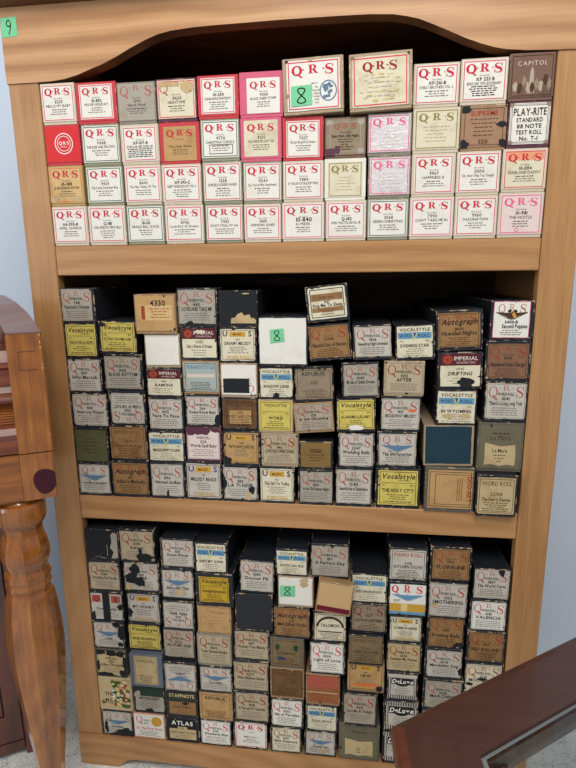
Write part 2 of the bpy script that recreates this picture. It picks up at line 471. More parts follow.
# ------------------------------------------------------------------ label designs
def draw(F, b, rng):
    t = b['t']; ex = b['ex']; ttl = b['title']; num = b['num']; K = INK
    if t == 'mod':
        bd = ex.get('bord', 'red'); 
        if bd != 'none': F.frame(.025, .025, .975, .975, .02, K[{'red': 'rose', 'olive': 'olive', 'green': 'green', 'pink': 'pink', 'orange': 'orange'}[bd]])
        if ex.get('band'): F.rect(.06, .74, .94, .95, K['corange'])
        q = ex.get('qrs', '')
        qm = {'': K['red'], 'big': K['red'], 'dark': K['dred'], 'olive': K['olive'], 'pink': K['pink'], 'fade': K['sal']}[q]
        if q == 'fade': qrs_old(F, qm, .66, .28)
        elif q == 'big': qrs_modern(F, qm, .67, .24, .43)
        elif q == 'dark': qrs_modern(F, qm, .70, .19, .32)
        else: qrs_modern(F, qm)
        fd = ex.get('faded', '')
        if fd in ('1', '2'):
            for k in range(5): F.fine(.56-.09*k, rng, .2, .8, .014, K['lfaint'] if fd == '2' else K['faint'])
            if b['id'] == 'A8':
                for k in range(26): F.blob(rng.uniform(.15, .85), rng.uniform(.1, .66), .05, .012, K['palegold'], rng, 8)
            return
        if ex.get('portrait'):
            F.text(num, .5, .60, .085, .6, K['blk']); F.text('MEDLEY', .52, .52, .03, .2, K['blk'])
            y = F.lay()
            F.strokes(.78, .16, .42, .34, ring_quads(.5, .5, .48, .5, .42, .45, 0, 360, 20), K['wing'])
            for k in range(14): F.blob(.78+rng.uniform(-.07, .08), .37+rng.uniform(-.14, .15), .035, .03, K['wing'], rng, 9)
            for k in range(6): F.text(('Hit', 'parade', 'waltz', 'songs', 'time', 'tune')[k], .56, .44-.062*k, .04, .13, K['blk'])
            return
        more = int(ex.get('more', 0))
        F.text('Word Roll', .5, .60, .042, .3, K['fine'])
        F.text(num, .52, .49, .085 if not ex.get('big') else .12, .5, K['fine'] if len(num) < 5 else K['blk'], True)
        if more == 3: F.frame(.2, .1, .85, .36, .015, K['blk'])
        F.text(ttl, .5, .385, .075, .78, K['blk'])
        if more == 2:
            for k in range(5): F.fine(.34-.055*k, rng, .12, .88, .022, K['blk'])
        else:
            n = 3+more if more != 3 else 3
            for k in range(n): F.fine(.31-.062*k, rng, .22, .8, .018, K['fine'] if k else K['blk'])
        if b['id'] == 'D12':
            F.strokes(.42, .06, .10, .1, ring_quads(.5, .5, .5, .5, .38, .38, 0, 360, 14), K['pink'])
    elif t == 'old' or t == 'bird':
        F.frame(.02, .02, .98, .98, .012, K['bord'])
        qm = K['sal'] if b['paper'] not in ('white', 'pinkw') else K['rose']
        if b['paper'] in ('tanp', 'taupe2', 'ptan', 'cream'): qm = K['brick'] if rng.random() < .5 else K['sal']
        if t == 'bird':
            F.strokes(.2, .68, .26, .22, QT, qm); F.strokes(.5, .76, .16, .16, RT, qm); F.strokes(.8, .68, .26, .2, ST_, qm)
            wings(F, K['wing'], .56)
            F.text(num, .3, .43, .05, .2, K['blk']); F.text(ttl, .5, .33, .08, .8, K['blk'], True)
        else:
            if not ex.get('qrsnone'): qrs_old(F, qm)
            F.text('WORD ROLL', .5, .66, .085, .42, K['blk'], True)
            F.text(num, .5, .53, .09, .3, K['blk'], True)
            F.text(ttl, .5, .39, .11, .82, K['blk'], True)
        for k in range(4): F.fine(.30-.065*k, rng, .08, .92, .018, K['fine'])
    elif t in ('vy', 'vy2'):
        F.frame(.04, .04, .96, .96, .014, K['dbr'])
        if t == 'vy':
            F.text('Vocalstyle', .5, .76, .15, .84, K['blk'], True, .25)
            F.text('WORD ROLL', .66, .69, .04, .4, K['blk'])
        else: F.text('VOCALSTYLE', .5, .82, .08, .7, K['dbr'], True)
        F.text(num, .14, .55, .05, .16, K['blk']); F.text('88 n', .86, .55, .05, .14, K['blk'])
        F.rect(.08, .635, .92, .645, K['dbr'])
        F.text(ttl, .5, .38, .10, .8, K['blk'], True)
        for k in range(3): F.fine(.29-.06*k, rng, .2, .8, .018, K['dbr'])
        F.fine(.09, rng, .1, .9, .022, K['dbr'])
    elif t == 'vb':
        F.rect(.03, .60, .97, .80, K['blue']); F.text('VOCALSTYLE', .5, .84, .10, .88, K['blk'], True)
        F.text('WORD', .24, .65, .10, .34, K['navy'], True); F.text('ROLL', .76, .65, .10, .34, K['navy'], True)
        F.poly([(.42, .78), (.58, .78), (.5, .54)], K['ygreen']); F.poly([(.46, .78), (.54, .78), (.5, .62)], K['navy'])
        F.text(num, .14, .5, .05, .16, K['blk']); F.text('8-15', .86, .5, .05, .14, K['blk'])
        F.text(ttl, .5, .33, .10, .8, K['blk'], True)
        for k in range(3): F.fine(.26-.07*k, rng, .2, .8, .018, K['fine'])
        F.fine(.05, rng, .1, .9, .016, K['fine'])
    elif t == 'us':
        F.frame(.03, .03, .97, .97, .014, K['dbr'])
        c = K['navy'] if b['paper'] == 'pale' else K['blk']
        F.text('U', .14, .77, .17, .2, c, True); F.text('S', .86, .77, .17, .2, c, True)
        F.rect(.27, .76, .73, .92, K['gold']); F.text('MUSIC', .5, .80, .07, .36, K['dbr'], True)
        F.text(num, .5, .64, .06, .3, K['blk']); F.text(ttl, .5, .50, .10, .76, K['blk'], True)
        for k in range(4): F.fine(.42-.06*k, rng, .2, .8, .018, K['fine'])
        F.text('WORD ROLL', .5, .06, .10, .66, K['gold'], True)
    elif t == 'imp':
        F.rect(0, .64, 1, 1, K['band'])
        F.strokes(.18, .68, .28, .26, ring_quads(.5, .5, .5, .5, .1, .1, 0, 360, 16), K['brick'])
        F.text('IMPERIAL', .64, .80, .12, .6, K['lfaint'], True); F.text('SONGRECORD', .64, .70, .06, .56, K['lfaint'])
        F.text(num, .5, .50, .08, .3, K['blk']); F.text(ttl, .5, .34, .11, .76, K['blk'], True, .12)
        for k in range(3): F.fine(.24-.08*k, rng, .2, .8, .018, K['fine'])
    elif t in ('auto', 'auto2', 'auto3'):
        F.frame(.03, .03, .97, .97, .012, K['dbr'])
        qm = K['brick'] if t != 'auto3' else K['maroon']
        if t == 'auto':
            F.strokes(.17, .7, .24, .2, QT, qm); F.strokes(.5, .78, .18, .15, RT, qm); F.strokes(.83, .7, .24, .2, ST_, qm)
            F.text('Autograph', .5, .66, .17, .86, K['blk'], True, .3)
            F.text(num, .5, .50, .07, .3, K['blk'], True)
        else:
            qrs_old(F, qm); F.text('Word Roll', .5, .66, .05, .3, K['dbr']); F.text(num, .5, .55, .08, .3, K['blk'], True)
        F.text(ttl, .5, .35, .12, .84, K['blk'], True)
        for k in range(4): F.fine(.26-.06*k, rng, .14, .86, .018, K['dbr'])
    elif t in ('brown', 'repub', 'repub2', 'ryth', 'supreme', 'salom', 'frame', 'pstyle', 'plain3'):
        F.frame(.04, .04, .96, .96, .014, K['dbr'])
        top = {'repub': ('REPUBLIC', K['gren']), 'repub2': ('REPUBLIC', K['blk']), 'ryth': ('RYTHMODIK', K['dbr']), 'supreme': ('SUPREME', K['brick']),
               'salom': ('SALOMON', K['dbr']), 'pstyle': ('PIANOSTYLE', K['wing']), 'frame': ('VOCALSTYLE', K['dbr']), 'brown': ('WORD ROLL', K['dbr']), 'plain3': ('PIANO ROLL', K['sal'])}[t]
        if t == 'frame': F.rect(.2, .15, .84, .62, P_('kraft')); F.frame(.1, .1, .9, .92, .014, K['blk'])
        if t == 'pstyle': F.rect(.1, .48, .9, .6, K['lfaint'])
        if t == 'salom':
            F.strokes(.5, .45, .5, .9, ring_quads(.5, .1, .5, .8, .42, .62, 0, 180, 14), K['dbr']); F.rect(.1, .3, .9, .34, K['dbr'])
            F.text('SALOMON', .5, .5, .12, .6, K['blk'], True)
        elif t == 'ryth':
            F.text('RYTHMODIK', .5, .44, .08, .6, K['dbr'], True)
            for u in (.2, .8): F.blob(u, .7, .08, .12, K['gren'], rng)
            F.blob(.35, .28, .16, .07, K['navy'], rng, 12)
        else: F.text(top[0], .5, .78, .12, .8, top[1], t != 'brown')
        F.text(num, .5, .5 if t != 'supreme' else .08, .10, .36, K['dbr'], t == 'supreme')
        if t == 'plain3': F.text(ttl, .5, .38, .10, .8, K['blk'], True)
        elif t not in ('ryth', 'salom'): F.text(ttl if ttl != top[0] else '', .5, .36, .10, .76, K['dbr'] if t != 'plain3' else K['blk'], True)
        for k in range(5): F.fine(.30-.055*k if t != 'supreme' else .68-.1*k, rng, .14, .86, .018, K['dbr'])
    elif t == 'caprice':
        F.frame(.02, .02, .98, .98, .02, K['dbr'])
        F.text(ttl, .5, .74, .11, .8, K['lfaint'], False, 0, .12)
        F.poly([(.43, .08), (.57, .08), (.54, .62), (.5, .72), (.46, .62)], K['faint'])
        for k in range(9): F.blob(.12+.1*k, rng.uniform(.2, .42), .055, .13, (K['faint'], K['dbr'], P_('taupe'))[k % 3], rng)
    elif t == 'seal':
        F.strokes(.54, .22, .60, .56, ring_quads(.5, .5, .5, .5, .455, .455, 0, 360, 26), K['white'])
        F.strokes(.54, .30, .44, .41, ring_quads(.5, .5, .5, .5, .46, .46, 0, 360, 26), K['white'])
        F.text('Q·R·S', .54, .49, .10, .3, K['white'], True); F.text('THE BEST', .54, .41, .045, .2, K['white'])
    elif t == 'ornate':
        for u in (.1, .9):
            for v in (.1, .9): F.blob(u, v, .09, .09, P_('grey'), rng)
        F.frame(.1, .08, .9, .92, .016, P_('grey')); qrs_modern(F, K['sal'], .72, .15, .3)
        F.text('Word Roll', .5, .6, .05, .3, K['blk']); F.text(ttl, .5, .49, .08, .7, K['blk'], True)
        for k in range(5): F.fine(.42-.07*k, rng, .25, .75, .02, K['dbr'])
    elif t == 'playrite':
        F.frame(.05, .05, .95, .95, .012, K['blk']); F.frame(.02, .02, .98, .98, .01, K['bord'])
        for u, v in ((.04, .04), (.96, .04), (.04, .96), (.96, .96)): F.blob(u, v, .07, .07, P_('taupe'), rng, 14, (0, 1))
        F.text(ttl, .5, .70, .18, .82, K['blk'], True)
        for k, s_ in enumerate(('STANDARD', '88 NOTE', 'TEST ROLL', 'No. T-1')): F.text(s_, .5, .54-.15*k, .105, .66, K['blk'], True)
    elif t == 'blank':
        if ex.get('faint'):
            for k in range(5): F.fine(.7-.11*k, rng, .2, .8, .03, K['dbr'])
            if ttl: F.text(ttl, .5, .6, .1, .4, K['dbr'], True)
    elif t == 'kpatch':
        F.rect(.12, .3, .95, .74, P_('ochre')); F.text('4330', .58, .72, .16, .6, K['blk'], True); F.rect(.14, .32, .24, .72, K['brick'])
        for k in range(4): F.fine(.62-.08*k, rng, .34, .9, .02, K['brick'])
    elif t == 'plain':
        qrs_old(F, K['rose'], .66, .26)
        F.text(ttl, .5, .72, .12, .5, K['blk'], True)
        for k in range(4): F.fine(.66-.07*k, rng, .1, .9, .02, K['fine'])
    elif t == 'kband':
        F.frame(.05, .05, .95, .95, .02, K['blk']); F.frame(.02, .02, .98, .98, .01, K['white'])
        F.rect(.08, .58, .92, .80, P_('bkraft')); F.rect(.08, .22, .92, .36, P_('bkraft'))
        F.text('WORD ROLL', .5, .64, .08, .4, K['blk'], True); F.text(num, .5, .5, .08, .2, K['blk'], True); F.text(ttl, .5, .38, .11, .8, K['blk'], True)
        for k in range(3): F.fine(.28-.07*k, rng, .2, .8, .018, K['dbr'])
    elif t == 'duo':
        F.frame(.03, .04, .97, .96, .014, K['dbr']); F.frame(.16, .1, .97, .9, .012, K['dbr'])
        F.text('DUO-ART', .88, .52, .11, .66, K['dred'], True, 0, 0, True)
        for k in range(3): F.rect(.66+.05*k, .2, .672+.05*k, .8, K['dbr'])
    elif t == 'crest':
        F.frame(.0, .0, 1, 1, .014, K['pink'])
        F.strokes(.22, .68, .25, .2, QT, K['sal']); F.strokes(.5, .76, .17, .15, RT, K['sal']); F.strokes(.8, .68, .25, .2, ST_, K['sal'])
        wings(F, K['dbr'], .62)
        for k in range(7): F.blob(.5+rng.uniform(-.1, .1), .66+rng.uniform(-.1, .1), .05, .05, (K['blk'], K['gold'])[k % 2], rng, 9)
        F.text(num, .5, .4, .08, .4, K['blk'], True); F.text(ttl, .6, .27, .11, .7, K['blk'], True)
        for k in range(3): F.fine(.2-.06*k, rng, .15, .85, .018, K['fine'])
    elif t == 'lamere':
        F.fine(.80, rng, .2, .8, .03, K['dbr']); 
        if ttl: F.text(ttl, .5, .66, .12, .5, K['dbr'])
        F.poly([(.12, .08), (.3, .1), (.5, .06), (.7, .1), (.88, .07), (.89, .3), (.87, .56), (.7, .54), (.5, .52), (.32, .56), (.12, .60), (.13, .3)], P_('ptan'))
        if ttl: F.text(ttl, .5, .38, .08, .36, K['blk'], True)
        for k in range(3): F.fine(.3-.07*k, rng, .3, .7, .018, K['dbr'])
    elif t == 'torn':
        F.poly([(.3, .02), (.97, .02), (.98, .12), (.9, .2), (.86, .16), (.8, .3), (.66, .26), (.6, .36), (.48, .3), (.42, .2), (.32, .18)], P_('tan'))
        F.blob(.72, .93, .1, .02, P_('tan'), rng)
    elif t == 'torn2':
        F.poly([(.76, .02), (.97, .04), (.98, .9), (.86, .94), (.78, .84), (.80, .6), (.74, .4), (.84, .25)], P_('grey'))
        F.text('9', .9, .4, .06, .1, K['blk'])
        for k in range(5): F.blob(rng.uniform(.1, .7), rng.uniform(.02, .1), .05, .012, P_('taupe'), rng)
        F.rect(.64, .1, .655, .5, P_('grey'))
    elif t == 'blackband':
        for u in (.18, .82): F.rect(u-.15, .66, u+.15, .94, K['sal']); F.text('Q' if u < .5 else 'S', u, .7, .18, .2, K['maroon'], True)
        F.text(ttl, .5, .36, .11, .9, K['blk'], True)
        for k in range(3): F.fine(.26-.08*k, rng, .1, .9, .02, K['fine'])
        F.rect(.38, -.03, .62, 1.03, P_('k')); F.blob(.95, .5, .1, .12, P_('k'), rng); F.blob(.05, .1, .08, .2, P_('k'), rng)
    elif t == 'floral':
        F.rect(.03, .62, .45, .8, P_('tan')); F.rect(.4, .3, .48, .62, K['white'])
        F.text('THE', .3, .42, .12, .3, K['blk'], True)
        for k in range(7): F.text('MUSIC'[k % 5], .1+.12*(k % 4), .12+.05*(k % 3), .1, .1, K['blk'], True)
        for k in range(26): F.blob(rng.uniform(.42, .95), rng.uniform(.05, .95), .10, .06, K['leaf'], rng, 10)
        for k in range(34): F.blob(rng.uniform(.45, .95), rng.uniform(.1, .95), .05, .05, (K['lfaint'], K['palegold'], K['brick'], K['palegold'])[k % 4], rng, 9)
    elif t == 'greentop':
        F.rect(0, .55, 1, 1, P_('dgreen')); F.rect(.1, .62, .9, .9, K['gren']); F.text(ttl, .5, .42, .11, .7, K['blk'], True)
        F.blob(.08, .6, .12, .14, P_('grey'), rng)
        for k in range(4): F.fine(.34-.07*k, rng, .15, .85, .02, K['fine'])
    elif t == 'seal2':
        F.strokes(.17, .62, .30, .24, QT, K['rose']); F.text('WORD', .42, .7, .07, .2, K['blk'], True); F.text(num, .4, .58, .07, .2, K['blk'])
        F.strokes(.76, .5, .42, .36, ring_quads(.5, .5, .5, .5, .02, .02, 0, 360, 20), K['gold'])
        F.text(ttl, .5, .34, .10, .84, K['rose'], True)
        for k in range(4): F.fine(.25-.06*k, rng, .1, .9, .018, K['fine'])
    elif t == 'staf':
        F.text('STAFFNOTE', .5, .74, .14, .86, K['palegold'], True); F.rect(.06, .06, .96, .56, P_('bkraft')); F.text('CHRISTMAS', .5, .3, .1, .6, K['dbr'], True)
        for k in range(2): F.fine(.2-.08*k, rng, .2, .8, .02, K['dbr'])
        F.blob(.6, .5, .12, .06, K['blk'], rng)
    elif t == 'atlas':
        F.text('ATLAS', .5, .74, .19, .9, K['white'], True); F.rect(.06, .08, .96, .56, P_('ptan')); F.rect(.34, .5, .66, .66, P_('ptan'))
        F.text('155', .5, .55, .08, .2, K['blk'], True); F.text('I DIDN\'T MEAN TO LOVE', .5, .34, .09, .8, K['dbr'], True)
        for k in range(2): F.fine(.24-.08*k, rng, .2, .8, .02, K['dbr'])
    elif t == 'plain2':
        F.strokes(.16, .34, .3, .2, ring_quads(.5, .5, .5, .5, .45, .45, 0, 360, 16), K['brick'])
        F.text('Word Roll', .6, .78, .09, .4, K['brick'])
        for k in range(3): F.fine(.6-.12*k, rng, .3, .8, .015, P_('bkraft'))
    elif t == 'maroon': F.rect(0, 0, 1, .17, K['maroon'])
    elif t == 'rust':
        F.rect(.03, .56, .97, .97, K['sal']); F.text('ROLL MUSIC', .5, .74, .07, .5, K['brick']); F.rect(.03, .36, .97, .4, P_('tan'))
        for k in range(3): F.fine(.3-.1*k, rng, .15, .85, .02, K['brick'])
    elif t == 'qgold':
        F.strokes(.14, .72, .24, .22, QB, K['rose']); F.strokes(.48, .74, .24, .2, RB, K['rose']); F.strokes(.82, .72, .24, .2, SB, K['rose'])
        wings(F, K['blue'], .58); F.text('1027', .2, .42, .08, .2, K['blk'])
        F.rect(.0, .10, 1, .36, K['gold']); F.rect(.0, .0, 1, .09, K['blue']); F.rect(.32, .10, .5, .36, K['palegold'])
    elif t == 'deluxe':
        for k in range(13):
            u = .02+k*.0755
            F.rect(u, -.02, u+.036, .16, K['blk'])
            if b['id'] != 'i5': F.rect(u, .88, u+.036, 1.0, K['blk'])
        F.rect(.0, .16, .035, .88, K['blk']); F.rect(.08, .16, .10, .88, K['blk']); F.rect(.9, .16, .92, .88, K['blk']); F.rect(.965, .16, 1, .88, K['blk'])
        F.rect(.12, .60, .88, .86, K['blk']); F.text('DeLuxe', .5, .64, .17, .72, K['white'], True, .25)
        F.strokes(.5, .5, .2, .5, ring_quads(.5, .9, .5, .8, .3, .4, 180, 360, 10), K['blk'])
        for k in range(4): F.fine(.44-.07*k, rng, .2, .8, .018, K['fine'])
def P_(k): return P[k]
# ------------------------------------------------------------------ setting
mb = MB(); mb.box(-3.0, 4.0, -3.5, 0.355, -0.02, 0.0, carpet_mat)
floor = mb.build('floor'); tag(floor, kind='structure')
mb = MB(); mb.box(-3.0, 4.0, 0.355, 0.40, 0.0, 2.6, wall_mat)
wall = mb.build('wall_back'); tag(wall, kind='structure')

# ------------------------------------------------------------------ bookcase
W = 0.70; SW = 0.0465; T1, B1, T2, B2, T3, ARCH = (0.9432, 0.9, 0.5418, 0.5005, 0.0677, 1.1687)
TOPZ = 1.2655; DEP = 0.345; FT = 0.019
bc = empty('bookcase', (W/2, 0, 0))
tag(bc, 'oak bookcase with arched top, three shelves packed with piano roll boxes', 'bookcase')
def part(mbx, name):
    o = mbx.build(name, None); o.parent = bc; o.location = (-W/2, 0, 0); return o
for xa, xb in ((-SW, -0.0005), (W+0.0005, W+SW)):
    mb = MB(); mb.box(xa, xb, 0, FT, T3+0.0003, ARCH+0.03, oak_z, 0.0012); part(mb, 'stile')
for xa, xb in ((-SW, -SW+0.018), (W+SW-0.018, W+SW)):
    mb = MB(); mb.box(xa, xb, FT, DEP, 0, TOPZ, oak_z, 0.001); part(mb, 'side_panel')
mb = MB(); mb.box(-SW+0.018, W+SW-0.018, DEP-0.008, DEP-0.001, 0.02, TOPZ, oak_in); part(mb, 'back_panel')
for z0, z1 in ((B1, T1), (B2, T2)):
    mb = MB(); mb.box(0.0003, W-0.0003, 0.0, FT, z0, z1, oak_x, 0.0012); part(mb, 'shelf_rail')
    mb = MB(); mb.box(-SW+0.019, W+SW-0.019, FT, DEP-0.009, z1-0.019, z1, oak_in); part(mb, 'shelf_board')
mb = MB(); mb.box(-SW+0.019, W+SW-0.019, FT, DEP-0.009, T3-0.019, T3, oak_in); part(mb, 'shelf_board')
# bottom rail with its two feet
foot = [(-SW, 0.0), (0.020, 0.0), (0.0255, 0.0008), (0.032, 0.006), (0.045, 0.0155), (0.058, 0.0195), (0.075, 0.0205)]
pts = foot+[(W-x, z) for x, z in reversed(foot)]+[(W+SW, T3), (-SW, T3)]
mb = MB(); mb.prism(pts, -0.0015, FT, oak_x); part(mb, 'bottom_rail')
# arched header
arch = [(-0.053, ARCH), (-0.006, ARCH), (0.02, 1.1690), (0.0403, 1.1709), (0.0600, 1.1750), (0.0786, 1.181), (0.0985, 1.187), (0.1179, 1.1945), (0.140, 1.2045),
        (0.1626, 1.2135), (0.180, 1.2190), (0.1985, 1.2222), (0.23, 1.2245), (0.2611, 1.2252), (0.3477, 1.2260), (0.4264, 1.2258), (0.465, 1.2252), (0.4943, 1.2233),
        (0.512, 1.2200), (0.5273, 1.2160), (0.547, 1.2080), (0.5662, 1.1995), (0.586, 1.1905), (0.6046, 1.1835), (0.622, 1.1780), (0.6371, 1.1748), (0.6626, 1.1722), (0.70, 1.1708), (0.752, 1.1700)]
pts = [(max(-SW-0.001, min(W+SW+0.001, x)), z) for x, z in arch]+[(W+SW+0.001, TOPZ), (-SW-0.001, TOPZ)]
n_ = len(pts)
mb = MB(); vs = [(x, -0.002, z) for x, z in pts]+[(x, FT, z) for x, z in pts]
mb.add(vs, [tuple(range(n_)), tuple(range(2*n_-1, n_-1, -1))]+[(i, (i+1) % n_, n_+(i+1) % n_, n_+i) for i in range(len(arch)-1, n_)], oak_head)
mb.add(vs, [(i, i+1, n_+i+1, n_+i) for i in range(len(arch)-1)], oak_edge)
hd = part(mb, 'arched_header')
mb = MB(); mb.box(-SW-0.016, W+SW+0.016, -0.022, DEP, TOPZ+0.0003, TOPZ+0.022, oak_edge, 0.004); part(mb, 'top_board')

def tape(parent, w, h, ch, y, x, z, rng, rot=0.0):
    t_ = MB(); n = 10
    pts = [(-w/2, -h/2), (w/2, -h/2+h*.05)]
    zz = [(w/2+(.02*w if i % 2 else -.02*w), -h/2+h*.05+i*h*.9/6) for i in range(1, 6)]
    pts += zz+[(w/2, h/2), (-w/2*.96, h/2*.94)]
    t_.prism(pts, -0.0004, 0, INK['tape'])
    F = Face(t_, -w/2, w/2, -h/2, h/2, -0.0004)
    # handwritten figure as a pen stroke
    def pen(path, th):
        yy = F.lay()
        for (x0, z0), (x1, z1) in zip(path, path[1:]):
            dx, dz = x1-x0, z1-z0; L = math.hypot(dx, dz) or 1; ox, oz = -dz/L*th, dx/L*th
            ex_, ez_ = dx/L*th*.5, dz/L*th*.5
            F.poly([(x0-ex_+ox, z0-ez_+oz), (x0-ex_-ox, z0-ez_-oz), (x1+ex_-ox, z1+ez_-oz), (x1+ex_+ox, z1+ez_+oz)], INK['blk'], yy)
    if ch == '8':
        path = [(.5+.17*math.sin(2*a)*(1.0 if math.cos(a) > 0 else 1.15), .5+.36*math.cos(a)) for a in [2*math.pi*i/32 for i in range(33)]]
    else:
        path = [(.5+.13*math.cos(a), .68+.15*math.sin(a)) for a in [math.radians(40+i*24) for i in range(15)]]
        path += [(.63, .7), (.62, .5), (.55, .3), (.46, .14)]
    pen(path, .03)
    o = t_.build('tape_sticker', parent); o.location = (x, y, z); o.rotation_euler = (0, rot, 0)
    o['label'] = 'green tape with handwritten '+ch
    return o
tape(hd, 0.0235, 0.0255, '9', -0.0021, -0.0347, 1.2405, random.Random(1))

